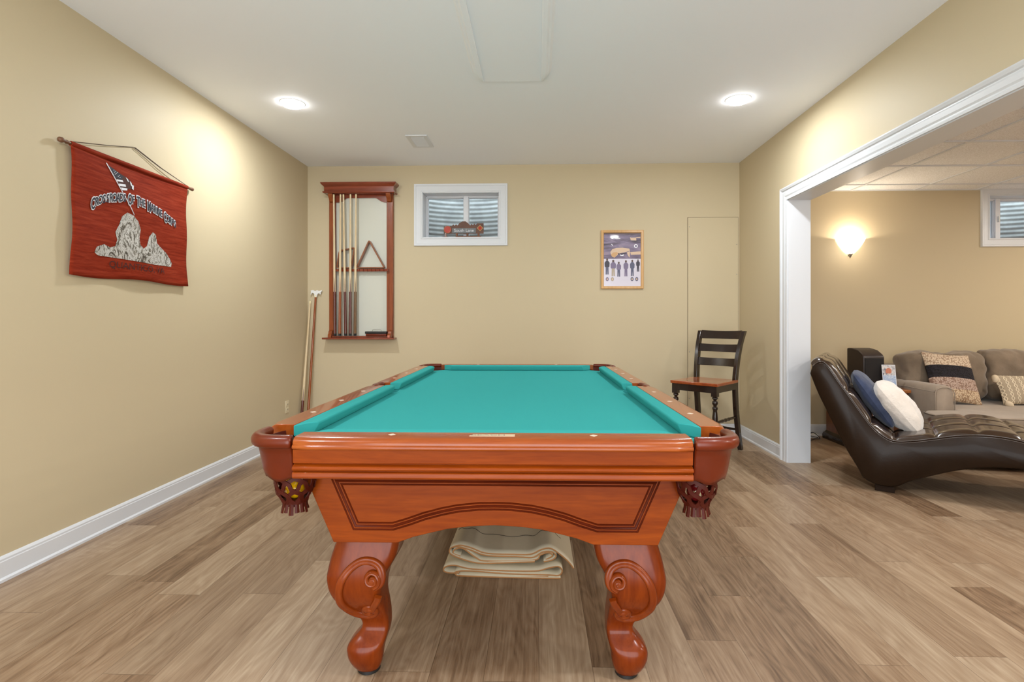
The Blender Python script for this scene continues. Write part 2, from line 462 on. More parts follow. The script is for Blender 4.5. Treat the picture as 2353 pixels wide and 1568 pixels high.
# ================================================================== STRUCTURE
m = MB(); m.box(XL-0.15, XS+0.1, YF-0.1, YB+0.25, -0.06, 0.0)
struct(m.build('floor', M['floor'], smooth=0), 'wood-look plank floor running lengthwise through both rooms', 'floor')
m = MB(); m.box(XL-0.15, XR2, YF-0.1, YB+0.25, ZC, ZC+0.12)
struct(m.build('ceiling', M['ceiling'], smooth=0), 'flat white painted ceiling over the pool table', 'ceiling')
m = MB(); m.box(XR2, XS+0.1, YF-0.1, YB+0.25, ZS, ZS+0.1)
lc = struct(m.build('ceiling', M['tile'], smooth=0), 'speckled drop ceiling of the lounge in white metal grid', 'ceiling')
m = MB()
for k in range(-1, 6): m.box(3.13+0.612*k-0.012, 3.13+0.612*k+0.012, YF, YB, ZS-0.006, ZS+0.002)
g1 = m.build('ceiling_grid', M['white_paint'], lc, smooth=0)
m = MB()
for k in range(0, 14): m.box(XR2, XS, 5.302-0.632*k-0.012, 5.302-0.632*k+0.012, ZS-0.008, ZS+0.001)
m.box(XR2, XS, YB-0.022, YB, ZS-0.008, ZS); m.box(XR2, XR2+0.022, YF, YB, ZS-0.008, ZS)
m.build('ceiling_grid', M['white_paint'], lc, smooth=0)

m = MB(); m.box(XL-0.15, XL, YF-0.1, YB+0.25, 0, ZC)
struct(m.build('wall_left', M['wall'], smooth=0), 'long tan wall carrying the red banner', 'wall')
DX0, DX1, DZ = -2.05, 1.75, 2.35  # unseen opening added so world light fills the ceiling and room
m = MB(); m.box(XL-0.15, DX0, YF-0.1, YF, 0, ZC); m.box(DX1, XS+0.1, YF-0.1, YF, 0, ZC); m.box(DX0, DX1, YF-0.1, YF, DZ, ZC)
struct(m.build('wall_front', M['wall'], smooth=0), 'tan wall closing the rooms behind the viewer', 'wall')
m = MB()
for x in (DX0, -0.17, DX1-0.06): m.box(x, x+0.06, YF-0.1, YF+0.01, 0, DZ)
m.box(DX0, DX1, YF-0.1, YF+0.01, DZ-0.06, DZ); m.box(DX0, DX1, YF-0.1, YF+0.01, 0, 0.03)
struct(m.build('added_door_1', M['white_paint'], smooth=0), 'wide white door opening added behind the viewer to let in fill light', 'door')
PL = bpy.data.lights.new('added_opening_portal', 'AREA'); PL.shape = 'RECTANGLE'; PL.size = DX1-DX0; PL.size_y = DZ; PL.cycles.is_portal = True  # guides world light in through the added opening
po = bpy.data.objects.new('added_opening_portal', PL); COL.objects.link(po); po.location = ((DX0+DX1)/2, YF-0.12, DZ/2); po.rotation_euler = (PI/2, 0, 0)
m = MB(); m.box(XS, XS+0.1, YF, YB, 0, ZC)
struct(m.build('wall_lounge_far', M['wall'], smooth=0), 'tan end wall of the lounge', 'wall')

def holed_wall(name, x0, x1, z0, z1, holes, label):
    m = MB(); xs = sorted({x0, x1, *[h[0] for h in holes], *[h[1] for h in holes]})
    zs = sorted({z0, z1, *[h[2] for h in holes], *[h[3] for h in holes]})
    for a, b in zip(xs, xs[1:]):
        for c, d in zip(zs, zs[1:]):
            if any(h[0] <= a and b <= h[1] and h[2] <= c and d <= h[3] for h in holes): continue
            m.box(a, b, YB, YB+0.22, c, d)
    return struct(m.build(name, M['wall'], smooth=0), label, 'wall')
W1 = (-1.172, -0.386, 2.000, 2.462)
W2 = (4.478, 5.50, 1.962, 2.395)
holed_wall('wall_back', XL-0.15, XR2, 0, ZC, [W1], 'tan wall behind the pool table with cue rack and small window')
holed_wall('wall_back', XR2, XS+0.1, 0, ZC, [W2], 'tan lounge wall behind the sofa with wall lamp')

# dividing wall with the wide opening
OY0, OY1, OZ = 0.55, 4.485, 2.142
m = MB(); m.prism([(YB, 0), (YB, ZC), (YF, ZC), (YF, 0), (OY0, 0), (OY0, OZ), (OY1, OZ), (OY1, 0)], XR, XR2, 'x')
struct(m.build('wall_right', M['wall'], smooth=0), 'tan dividing wall with a wide cased opening to the lounge', 'wall')
tr = MB()
tr.box(XR-0.002, XR2+0.002, OY1-0.016, OY1, 0, OZ); tr.box(XR-0.002, XR2+0.002, OY0, OY0+0.016, 0, OZ)
tr.box(XR-0.002, XR2+0.002, OY0, OY1, OZ-0.016, OZ)
casing = [(0.0, -0.001), (0.0, 0.014), (0.012, 0.016), (0.016, 0.012), (0.024, 0.012), (0.034, 0.017), (0.060, 0.019),
          (0.068, 0.015), (0.074, 0.015), (0.080, 0.022), (0.094, 0.028), (0.104, 0.024), (0.106, -0.001)]
yy0, yy1, zz = OY0+0.010, OY1-0.010, OZ-0.010
tr.sweep([(XR, yy1, 0), (XR, yy1, zz), (XR, yy0, zz), (XR, yy0, 0)], (-1, 0, 0), casing)
struct(tr.build('trim_1', M['white_paint'], smooth=20), 'white moulded casing around the opening to the lounge', 'casing')

base_prof = [(0, 0), (0.019, 0), (0.019, 0.012), (0.012, 0.020), (0.012, 0.088), (0.010, 0.092), (0.010, 0.100), (0.006, 0.108), (0.003, 0.112), (0, 0.112)]
def baseboard(name, a, b, inward, label):
    m = MB(); a = Vector(a); b = Vector(b); n = Vector(inward)
    m.rings([[p+n*d+Vector((0, 0, z)) for d, z in base_prof] for p in (a, b)])
    return struct(m.build(name, M['white_paint'], smooth=20), label, 'baseboard')
baseboard('baseboard_left', (XL, YF, 0), (XL, YB, 0), (1, 0, 0), 'white baseboard under the banner wall')
baseboard('baseboard_back', (XL, YB, 0), (XR, YB, 0), (0, -1, 0), 'white baseboard under the cue rack wall')
baseboard('baseboard_right', (XR, YB, 0), (XR, OY1+0.096, 0), (-1, 0, 0), 'short white baseboard behind the chair')
baseboard('baseboard_lounge', (XR2, YB, 0), (XS, YB, 0), (0, -1, 0), 'white baseboard along the lounge wall')

# ---- windows
win_prof = [(0.0, 0.0), (0.0, 0.012), (0.010, 0.014), (0.016, 0.010), (0.030, 0.013), (0.060, 0.016), (0.066, 0.020), (0.082, 0.022), (0.086, 0.0)]
def window(name, x0, x1, z0, z1, outer, split, label, handle=False, right_open=False):
    root = bpy.data.objects.new(name, None); COL.objects.link(root); root.location = ((x0+x1)/2, YB, (z0+z1)/2)
    struct(root, label, 'window')
    ox, oz = (x0+x1)/2, (z0+z1)/2
    a0, a1, c0, c1 = x0-ox, x1-ox, z0-oz, z1-oz
    m = MB()
    pr = [(a*outer/0.086, b) for a, b in win_prof]
    m.sweep([(a0, 0, c0), (a0, 0, c1), (a1, 0, c1), (a1, 0, c0)], (0, -1, 0), pr, True)
    m.build('window_casing', M['white_paint'], root, smooth=20)
    m = MB(); t = 0.006; D = 0.19
    m.box(a0, a0+t, 0, D, c0, c1); m.box(a1-t, a1, 0, D, c0, c1); m.box(a0, a1, 0, D, c0, c0+t); m.box(a0, a1, 0, D, c1-t, c1)
    m.build('window_reveal', M['white_paint'], root, smooth=0)
    fw = 0.012; y0, y1 = D-0.05, D+0.01
    b0, b1, d0, d1 = a0+t, a1-t, c0+t, c1-t
    m = MB()
    m.box(b0, b0+fw, y0, y1, d0, d1); m.box(b1-fw, b1, y0, y1, d0, d1); m.box(b0, b1, y0, y1, d0, d0+fw); m.box(b0, b1, y0, y1, d1-fw, d1)
    xs = b0+(b1-b0)*split
    m.box(xs-0.024, xs+0.024, y0-0.006, y1, d0, d1)
    m.build('window_frame', M['vinyl_white'], root, smooth=0, bevel=0.003)
    for (p, q) in ((b0+fw, xs-0.020), (xs+0.020, b1-fw)):
        s = MB(); sw = 0.009
        s.box(p, p+sw, y0+0.012, y1, d0+fw, d1-fw); s.box(q-sw, q, y0+0.012, y1, d0+fw, d1-fw)
        s.box(p, q, y0+0.012, y1, d0+fw, d0+fw+sw); s.box(p, q, y0+0.012, y1, d1-fw-sw, d1-fw)
        so = s.build('window_sash', M['vinyl_white'], root, smooth=0, bevel=0.002)
        g = MB(); g.box(p+sw, q-sw, y0+0.034, y0+0.038, d0+fw+sw, d1-fw-sw)
        g.build('window_pane', M['glass'], so, smooth=0)
    if handle:
        h = MB(); h.box(xs-0.004, xs+0.010, y0-0.024, y0-0.004, -0.03, 0.03)
        h.build('window_latch', M['plastic_white'], root, bevel=0.004)
    return root
window('window_1', *W1, 0.088, 0.545, 'small white basement window in the wall beside the cue rack')
window('window_2', *W2, 0.082, 0.19, 'small white lounge window near the ceiling above the sofa', True)

def window_well(x, r, z0, z1, label, group):
    root = thing('window_well', label, 'window well', (x, YB+0.24, z0), 0, group)
    m = MB(); R = []
    n = 160
    for i in range(n+1):
        z = (z1-z0)*i/n; rr = r+0.005*math.sin(2*PI*z/0.050)
        R.append([(rr*math.cos(a)*1.0, rr*0.8*math.sin(a), z) for a in [PI*k/40 for k in range(41)]])
    m.rings(R, closed=False, cap=False)
    m.build('well_wall', M['well'], root, smooth=180, solid=0.002)
    m = MB(); 
    def gr(u, v):
        xx = (u*2-1)*(r+0.015); yy = v*0.84*math.sqrt(max(0, (r+0.015)**2-xx*xx))
        return (xx, yy, 0.03+0.05*noise.noise(Vector((xx*7, yy*7, 3))))
    m.sheet(gr, 30, 16); m.build('leaf_litter', M['earth'], root, smooth=180, solid=0.01)
    return root
window_well(-0.78, 0.62, 1.86, 2.86, 'galvanized corrugated well outside the window beside the cue rack', 'corrugated window wells')
ww = window_well(4.98, 0.66, 1.95, 2.76, 'galvanized corrugated well with brown leaves outside the lounge window', 'corrugated window wells')

# ---- access panel on the back wall
ap = thing('access_panel', 'tall flat tan access panel screwed to the wall behind the chair', 'access panel', (1.770, YB, 0.116))
m = MB(); m.box(-0.2535, 0.2535, -0.0012, 0.0, 0.0, 2.0755); m.build('panel_gap_shade', M['gap_shade'], ap, smooth=0)  # dark sheet stands in for the shade around the board
m = MB(); m.box(-0.250, 0.250, -0.007, 0.0, 0.0, 2.072); m.build('panel_board', M['wall'], ap, bevel=0.0015, smooth=0)
for x, z in ((-0.235, 1.98), (-0.232, 1.64), (-0.236, 0.72), (-0.236, 0.25), (0.236, 1.80), (0.236, 1.50), (0.236, 0.62)):
    m = MB(); m.lathe([(0.0001, -0.0015), (0.004, -0.0015), (0.005, 0.0)], 10, 'y', (x, -0.007, z)); m.build('screw', M['chrome'], ap, smooth=180)

# ---- boxed panel on the ceiling
hp = thing('ceiling_panel', 'long flat white panel with raised edge mouldings on the ceiling', 'ceiling panel', (-0.16, 1.55, ZC))
m = MB(); m.box(-0.196, 0.192, 0, 2.053, -0.0015, 0.0); m.build('panel_gap_shade', M['grey_gap_shade'], hp, smooth=0)  # grey sheet paints the shadow gap along the panel edges
m = MB(); m.box(-0.19, 0.186, 0, 2.045, -0.008, 0.0); m.build('panel_board', M['ceiling'], hp, smooth=0, bevel=0.001)
def side_mould(x, sgn):
    m = MB(); prof = [(0, 0), (0.0, -0.020), (0.006, -0.024), (0.030, -0.024), (0.040, -0.016), (0.052, -0.014), (0.058, -0.006), (0.066, 0)]
    R = []
    for y, k in ((0, 1), (1.86, 1), (1.93, 0.9), (1.99, 0.62), (2.04, 0.30)):
        R.append([(x+sgn*a*k, y, b*min(1, k+0.2)) for a, b in prof])
    m.rings(R); m.build('edge_moulding', M['ceiling'], hp, smooth=25)
side_mould(0.186, 1); side_mould(-0.190, -1)

# ---- ceiling vent
vt = thing('ceiling_vent', 'small white slotted air register in the ceiling', 'vent', (-1.035, 4.78, ZC))
m = MB()
for b in ((-0.093, -0.058, -0.16, 0.16), (0.058, 0.093, -0.16, 0.16), (-0.058, 0.058, -0.16, -0.125), (-0.058, 0.058, 0.125, 0.16)):
    m.box(b[0], b[1], b[2], b[3], -0.008, 0)
m.build('vent_frame', M['white_paint'], vt, smooth=0, bevel=0.002)
m = MB(); m.box(-0.058, 0.058, -0.125, 0.125, -0.0015, 0); m.build('vent_backing', M['vent_dark'], vt, smooth=0)
for k in range(9):
    m = MB(); y = -0.112+k*0.028; m.prism([(y, -0.002), (y+0.004, -0.002), (y+0.012, -0.008), (y+0.010, -0.008)], -0.058, 0.058, 'x'); m.build('vent_louvre', M['white_paint'], vt, smooth=0)

# ---- recessed ceiling lamps
def can(x, y, z, label, power, col, cat='recessed light', group='recessed ceiling lights', glowm='can_glow'):
    t = thing('recessed_light', label, cat, (x, y, z), 0, group)
    m = MB(); m.lathe([(0.088, 0), (0.088, -0.003), (0.083, -0.005), (0.078, -0.004), (0.076, 0)], 40); m.build('lamp_trim_ring', M['can_trim'], t, smooth=60)
    m = MB(); m.lathe([(0.076, -0.001), (0.074, -0.008), (0.066, -0.022), (0.040, -0.029), (0.0005, -0.031)], 40); m.build('lamp_lens', M[glowm], t, smooth=60)
    L = bpy.data.lights.new('lamp_light', 'AREA'); L.shape = 'DISK'; L.size = 0.14; L.energy = power; L.color = col; L.spread = PI
    o = bpy.data.objects.new('lamp_light', L); COL.objects.link(o); o.parent = t; o.location = (0, 0, -0.034)
    return t
can(-1.785, 3.915, ZC, 'round lit recessed ceiling light over the wall with the red banner', CAN_POWER, CAN_COL)
can(1.442, 3.950, ZC, 'round lit recessed ceiling light beside the opening to the lounge', CAN_POWER, CAN_COL)
can(-1.785, 0.85, ZC, 'round lit recessed ceiling light over the banner wall, nearer the added door opening', CAN_POWER, CAN_COL)
can(1.442, 0.85, ZC, 'round lit recessed ceiling light at the end of the dividing wall by the added door opening', CAN_POWER, CAN_COL)
for x, y, w_ in ((4.1, 2.7, 'in front of the sofa'), (5.6, 4.1, 'by the lounge end wall'), (3.2, 0.6, 'by the dividing wall'), (5.6, 0.6, 'in the lounge corner away from the sofa')):  # out of view, added to light the lounge
    can(x, y, ZS, 'added warm round lounge ceiling light '+w_, SIDE_POWER, SIDE_COL, group='added lounge ceiling lights')

# ================================================================== POOL TABLE
ptx = thing('pool_table', 'cherry wood pool table with green cloth, leather pockets and carved legs', 'pool table', (-0.140, 2.84, 0), math.radians(0.45))
ZR, ZB = 0.820, 0.782
# bed
c = 0.10
m = MB(); X, Y = 0.640, 1.222
m.prism([(-X+c, -Y), (X-c, -Y), (X, -Y+c), (X, -0.06), (X-0.05, -0.05), (X-0.05, 0.05), (X, 0.06), (X, Y-c), (X-c, Y), (-X+c, Y), (-X, Y-c), (-X, 0.06), (-X+0.05, 0.05), (-X+0.05, -0.05), (-X, -0.06), (-X, -Y+c)], ZB-0.03, ZB)
m.build('cloth_bed', M['cloth'], ptx, smooth=0)
# cushions: outer line, nose line
def cushion(p0, p1, n0, n1):
    """p0,p1 outer ends; n0,n1 nose ends (x,y)"""
    m = MB(); R = []
    for P, N in ((p0, n0), (p1, n1)):
        P = Vector(P); N = Vector(N); d = N-P
        R.append([(P.x, P.y, ZB+0.001), (P.x, P.y, ZR-0.001), (P.x+d.x*0.5, P.y+d.y*0.5, ZR+0.002), (P.x+d.x*0.93, P.y+d.y*0.93, ZR), (N.x, N.y, ZR-0.006), (P.x+d.x*0.78, P.y+d.y*0.78, ZB+0.001)])
    m.rings(R); return m.build('cushion', M['cloth'], ptx, smooth=50, bevel=0.003)
for sx in (-1, 1):
    for sy in (-1, 1):
        cushion((sx*0.645, sy*1.125), (sx*0.645, sy*0.052), (sx*0.588, sy*1.060), (sx*0.588, sy*0.068))
for sy in (-1, 1):
    cushion((-0.545, sy*1.225), (0.545, sy*1.225), (-0.478, sy*1.168), (0.478, sy*1.168))
# rails: profile (outward, z)
rail_prof = [(0.0, 0.785), (0.0, ZR), (0.072, ZR), (0.080, 0.818), (0.088, 0.812), (0.0915, 0.806), (0.0915, 0.800), (0.096, 0.798), (0.098, 0.792), (0.094, 0.787), (0.080, 0.785)]
skirt_prof = [(a+(0.013 if a > 0.04 else 0), b) for a, b in [(0.03, 0.785), (0.066, 0.785), (0.064, 0.746), (0.056, 0.743), (0.062, 0.740), (0.070, 0.737), (0.073, 0.731), (0.070, 0.726), (0.061, 0.723), (0.069, 0.720), (0.071, 0.716), (0.071, 0.706), (0.066, 0.702), (0.03, 0.702)]]
def railrun(kind, sgn, a, b):
    """kind 'x': end rail running along x at y=sgn*1.225; 'y': side rail at x=sgn*0.645"""
    out = []
    for name, prof, taper in (('rail', rail_prof, 0.012), ('skirt', skirt_prof, 0.0)):
        m = MB(); R = []
        L = b-a
        for t, k in ((a, 1), (a+0.05, 0), (b-0.05, 0), (b, 1)):
            ring = []
            for o, z in prof:
                oo = o-(taper*k if o > 0.045 else 0)
                ring.append((t, sgn*(1.225+oo), z) if kind == 'x' else (sgn*(0.645+oo), t, z))
            R.append(ring)
        m.rings(R); out.append(m.build(name, M[('wood' if name == 'rail' else 'wood_apron_shaded') if kind == 'x' else 'wood_y'], ptx, smooth=30, bevel=0.0012))
    return out[0]
def sight(rail, x, y):
    m = MB(); m.prism([(x-0.011, y), (x, y-0.012), (x+0.011, y), (x, y+0.012)], ZR-0.001, ZR+0.0008); m.build('sight', M['pearl'], rail, smooth=0)
for sy in (-1, 1):
    r = railrun('x', sy, -0.568, 0.568)
    for x in (-0.294, 0.294): sight(r, x, sy*1.260)
    if sy < 0:
        m = MB(); m.prism([(-0.066, -1.276), (0.066, -1.276), (0.066, -1.250), (-0.056, -1.250)], ZR-0.001, ZR+0.001)
        npl = m.build('name_plate', M['plate'], r, smooth=0, bevel=0.0004); npl['label'] = 'small pale engraved maker plate'
        v, f = text_mesh('BEACH', 0.017); m = MB()
        m.add([(p[0]*1.9-0.012, p[1]-1.270, ZR+0.0014) for p in v], f); m.build('plate_lettering', M['plate_ink'], r, smooth=0)
for sx in (-1, 1):
    for a, b in ((-1.112, -0.062), (0.062, 1.112)):
        r = railrun('y', sx, a, b)
        for y in ((-0.877, -0.585, -0.292) if a < 0 else (0.292, 0.585, 0.877)): sight(r, sx*0.682, y)
# end aprons
arch = [(-0.305, 0.462), (-0.252, 0.481), (-0.20, 0.494), (-0.144, 0.507), (-0.08, 0.515), (0, 0.519)]
arch = arch+[(-x, z) for x, z in reversed(arch[:-1])]
poly = [(-0.503, 0.462)]+arch+[(0.503, 0.462), (0.614, 0.716), (-0.614, 0.716)]
ring = [(-0.494, 0.654), (-0.433, 0.514), (-0.317, 0.514), (-0.268, 0.529), (-0.217, 0.547), (-0.165, 0.561), (-0.116, 0.571), (-0.05, 0.578), (0.0, 0.579)]
ring = ring+[(-x, z) for x, z in reversed(ring[:-1])]
bead = [(-0.013, -0.004), (-0.013, 0.001), (-0.010, 0.004), (-0.0075, 0.001), (-0.006, -0.003), (-0.004, 0.001), (0.0, 0.0045), (0.004, 0.001), (0.006, -0.003), (0.0075, 0.001), (0.010, 0.004), (0.013, 0.001), (0.013, -0.004)]
for sy in (-1, 1):
    y0 = sy*1.16
    m = MB(); m.prism(poly, min(y0, y0-sy*0.03), max(y0, y0-sy*0.03), 'y'); a = m.build('end_apron', M['wood_apron_shaded'], ptx, smooth=30, bevel=0.002)
    m = MB(); m.sweep([(x, y0, z) for x, z in ring], (0, sy, 0), bead, True); m.build('panel_moulding', M['wood_dark'], a, smooth=50)
for sx in (-1, 1):
    m = MB(); R = []
    for y in (-1.14, 1.14):
        R.append([(sx*0.503, y, 0.462), (sx*0.614, y, 0.716), (sx*0.584, y, 0.716), (sx*0.473, y, 0.462)])
    m.rings(R); m.build('side_apron', M['wood_y'], ptx, smooth=30, bevel=0.002)
m = MB(); m.box(-0.62, 0.62, -1.20, 1.20, 0.700, 0.750); m.build('slate_frame', M['wood_dark'], ptx, smooth=0)
# legs
LZ = [0.467, 0.44, 0.399, 0.343, 0.300, 0.264, 0.222, 0.186, 0.159, 0.137, 0.117, 0.094, 0.064, 0.038, 0.016, 0.006]
XO = [0.508, 0.517, 0.528, 0.537, 0.531, 0.517, 0.484, 0.456, 0.443, 0.445, 0.472, 0.490, 0.491, 0.482, 0.468, 0.456]
XI = [0.306, 0.308, 0.318, 0.352, 0.362, 0.364, 0.360, 0.358, 0.358, 0.358, 0.360, 0.369, 0.372, 0.376, 0.384, 0.392]
def leg_dims(z):
    for i in range(len(LZ)-1):
        if LZ[i] >= z >= LZ[i+1]:
            t = (LZ[i]-z)/(LZ[i]-LZ[i+1])
            return XO[i]+(XO[i+1]-XO[i])*t, XI[i]+(XI[i+1]-XI[i])*t
    return XO[-1], XI[-1]
CR = 4.26
def legpt(px, py):
    u = 700+px/CR; v = 1200+py/CR
    return -((u-1194)/716+0.075), 1.155-(v-736)/716      # positive outward distance, z
def yfront(xo): return 1.135+(xo-0.51)
cspir = [(712, 480), (726, 492), (706, 512), (684, 492), (690, 452), (724, 436), (760, 462), (764, 512), (728, 556), (676, 552), (650, 512), (652, 440), (700, 392), (760, 400), (796, 448)]
big = [(690, 470), (712, 455), (738, 478), (728, 512), (694, 520), (664, 490), (672, 440), (712, 418), (758, 440), (776, 492), (752, 545), (716, 566)]
cpath = [(704, 492), (716, 472), (742, 482), (742, 514), (708, 528), (672, 506), (664, 456), (702, 420), (752, 432), (780, 478), (770, 528), (726, 562)]
outer = [(726, 562), (790, 520), (806, 440), (770, 360), (690, 322), (590, 330), (490, 400), (420, 500), (388, 620), (392, 730), (430, 820), (490, 890), (570, 925), (640, 925), (692, 888), (690, 840), (650, 818), (608, 836), (606, 872), (640, 886), (660, 862)]
leaf_strap = [(764, 655), (752, 700), (722, 752), (694, 800), (672, 838)]
for sx in (-1, 1):
    for sy in (-1, 1):
        m = MB(); R = []
        zs = [0.467-(0.461)*k/46 for k in range(47)]
        for z in zs:
            # smooth the measured outline a little
            s = [leg_dims(max(0.006, min(0.467, z+d))) for d in (-0.012, -0.006, 0, 0.006, 0.012)]
            xo = sum(q[0] for q in s)/5; xi = sum(q[1] for q in s)/5
            yo = yfront(xo); yi = yo-(xo-xi)*0.85
            cx, cy = (xo+xi)/2, (yo+yi)/2; hx, hy = (xo-xi)/2, (yo-yi)/2
            foot = max(0, min(1, (0.135-z)/0.06)); e = 5.5-3.3*foot
            ringp = []
            for k in range(40):
                a = 2*PI*k/40; ca, sa = math.cos(a), math.sin(a)
                ringp.append((sx*(cx+hx*math.copysign(abs(ca)**(2/e), ca)), sy*(cy+hy*math.copysign(abs(sa)**(2/e), sa)), z))
            R.append(ringp)
        m.rings(R); lg = m.build('leg', M['wood_z'], ptx, smooth=50, sub=1)
        def onleg(q, lift):
            P = []
            for px, py in q:
                xo_, z = legpt(px, py); o_, _ = leg_dims(z)
                P.append((sx*xo_, sy*(yfront(o_)+lift), z))
            return P
        m = MB()
        for q_, w_, th_ in ((outer, 0.024, 0.010), (cpath, 0.016, 0.013), (leaf_strap, 0.022, 0.010)):
            pp_ = catmull(onleg(q_, 0.0), 5); m.strip(pp_, [(0, sy, 0)]*len(pp_), w_, th_, True)
        for cxp, cyp, r in ((712, 498, 0.010), (640, 858, 0.010)):
            p = onleg([(cxp, cyp)], 0)[0]; m.lathe([(0.0003, sy*0.012), (r*0.8, sy*0.011), (r, sy*0.004), (r, sy*-0.01)], 16, 'y', p)
        m.build('scroll_carving', M['carving'], lg, smooth=60)
        m = MB(); m.lathe([(0.034, 0.0), (0.037, 0.003), (0.036, 0.012)], 24, 'z', (sx*0.424, sy*(1.052), 0)); m.build('foot_pad', M['black'], lg, smooth=40)
# pockets
def pocket(cx, cy, ang, half, rr, bx, by, detail=True):
    root = bpy.data.objects.new('pocket', None); COL.objects.link(root); root.parent = ptx; root.location = (cx, cy, 0); root.rotation_euler = (0, 0, ang)
    # local +x points outward
    n = 22; A = [(-half+2*half*k/n) for k in range(n+1)]
    m = MB(); R = []
    sec = [(-0.022, -0.010), (-0.024, 0.004), (-0.016, 0.011), (-0.002, 0.012), (0.010, 0.007), (0.016, -0.004), (0.015, -0.018), (0.008, -0.027), (-0.004, -0.026), (-0.016, -0.022)]
    for a in A:
        sq = 1+0.13*(math.cos(2*a)**2 if half > 0.7 else 0)
        R.append([((rr*sq+u)*math.cos(a), (rr*sq+u)*math.sin(a), 0.812+w) for u, w in sec])
    m.rings(R); m.build('pocket_rim', M['leather_red'], root, smooth=60, sub=1)
    m = MB(); R = []
    for i, z in enumerate((0.792, 0.785, 0.765, 0.74, 0.715, 0.70, 0.688)):
        ring = []
        for a in A:
            sc = 0.006*math.cos(a*7.5) if i >= 5 else 0
            q = rr*(1+0.13*(math.cos(2*a)**2 if half > 0.7 else 0))-(0.002+0.0045*i if i < 5 else 0.020+0.004*(i-4))+ (0.004 if i == 0 else 0)
            ring.append((q*math.cos(a*0.98), q*math.sin(a*0.98), z+sc))
        R.append(ring)
    m.rings(R, closed=False, cap=False); m.build('pocket_shield', M['leather_red'], root, smooth=180, solid=0.005)
    m = MB()
    lh = 2.2 if half > 0.7 else 1.25
    m.rings([[ (q*math.cos(-lh+2*lh*k/30), q*math.sin(-lh+2*lh*k/30), z) for k in range(31)] for z, q in ((0.800, rr-0.022), (0.76, rr-0.026), (0.705, rr-0.046))], closed=False, cap=False)
    m.build('pocket_liner', M['leather_net'], root, smooth=180, solid=0.003)
    # net basket, centred at (bx, by) in pocket space
    prof = [(0.712, 0.050), (0.695, 0.054), (0.675, 0.058), (0.655, 0.057), (0.635, 0.050), (0.618, 0.040), (0.604, 0.034)]
    def rad(z):
        for (z0, r0), (z1, r1) in zip(prof, prof[1:]):
            if z0 >= z >= z1: return r0+(r1-r0)*(z0-z)/(z0-z1)
        return prof[-1][1]
    m = MB(); K = 8
    for d in (-1, 1):
        for k in range(K):
            P, O = [], []
            for s in range(15):
                t = s/14; z = 0.712-0.108*t; a = 2*PI*k/K+d*(t*PI*0.62+0.10*math.sin(t*6*PI))
                r = rad(z)+(0.0012*d)
                P.append((bx+r*math.cos(a), by+r*math.sin(a), z)); O.append((math.cos(a), math.sin(a), 0))
            m.strip(P, O, 0.0125, 0.003)
    m.build('pocket_net', M['leather_net'], root, smooth=40)
    m = MB(); m.lathe([(0.033, 0.612), (0.037, 0.608), (0.036, 0.600), (0.031, 0.598), (0.031, 0.606)], 24, 'z', (bx, by, 0))
    for k in range(14):
        a = 2*PI*k/14; w = 2*PI/14*0.42; R = []
        for z, r in ((0.604, 0.034), (0.590, 0.035), (0.573+0.004*math.sin(k*2.3), 0.039)):
            R.append([(bx+q*math.cos(a+s*w), by+q*math.sin(a+s*w), z) for q, s in ((r, -1), (r+0.002, 0), (r, 1), (r-0.003, 0))])
        m.rings(R)
    m.build('pocket_fringe', M['leather_net'], root, smooth=30)
    m = MB(); m.lathe([(0.0005, 0.6035), (0.031, 0.604), (0.031, 0.609), (0.0005, 0.6085)], 20, 'z', (bx, by, 0)); m.build('pocket_bottom', M['leather_net'], root, smooth=40)
    return root
for sx in (-1, 1):
    for sy in (-1, 1):
        pocket(sx*0.585, sy*1.165, math.atan2(sy, sx), math.radians(50), 0.128, 0.036, 0.0)
    pocket(sx*0.60, 0.0, 0 if sx > 0 else PI, math.radians(36), 0.112, 0.040, 0.0)
def to_world(p):
    a = math.radians(0.45); return (-0.140+p[0]*math.cos(a)-p[1]*math.sin(a), 2.84+p[0]*math.sin(a)+p[1]*math.cos(a), p[2])
def ball(name, p, base, label, number=None, face=0.0, stripe=False, grp='pool balls in the pockets'):
    r = 0.0286; t = thing(name, label, 'ball', to_world(p), 0, grp)
    m = MB(); m.lathe([(max(0.0002, r*math.sin(PI*k/24)), -r*math.cos(PI*k/24)) for k in range(25)], 32)
    if stripe:
        for i in range(len(m.mi)):
            zc = sum(m.v[q][2] for q in m.f[i])/len(m.f[i]); m.mi[i] = 1 if abs(zc) < 0.017 else 0
        b = m.build('ball_body', [M['ivory'], M[base]], t, smooth=180)
    else: b = m.build('ball_body', M[base], t, smooth=180)
    if number:
        m = MB(); R = []
        for q in (0.0, 0.004, 0.008, 0.0115):
            y = -math.sqrt(r*r-q*q)-0.0004
            R.append([(q*math.cos(2*PI*k/20)+0.00001*k, y, q*math.sin(2*PI*k/20)) for k in range(20)])
        m.rings(R, cap=False); d = m.build('number_disc', M['ivory'], t, smooth=180)
        v, f = text_mesh(number, 0.016); m = MB()
        m.add([(p_[0], -r-0.0012, p_[1]-0.0055) for p_ in v], f); e = m.build('number', M['ink_dark'], t, smooth=0)
        for q in (d, e): q.rotation_euler = (0, 0, face)
    return t
o45 = 0.036*0.7071
ball('pool_ball', (-0.585-o45, -1.165-o45, 0.6380), 'yellow', 'solid yellow pool ball at the bottom of the net pocket beside the banner wall')
ball('pool_ball', (-0.585-o45-0.020, -1.165-o45-0.014, 0.6890), 'yellow', 'yellow striped pool ball resting on top of the solid yellow ball', '9', 0.5, True)
ball('pool_ball', (0.585+o45, -1.165-o45, 0.6380), 'maroon', 'maroon pool ball numbered seven in the net pocket toward the lounge', '7', -0.2)

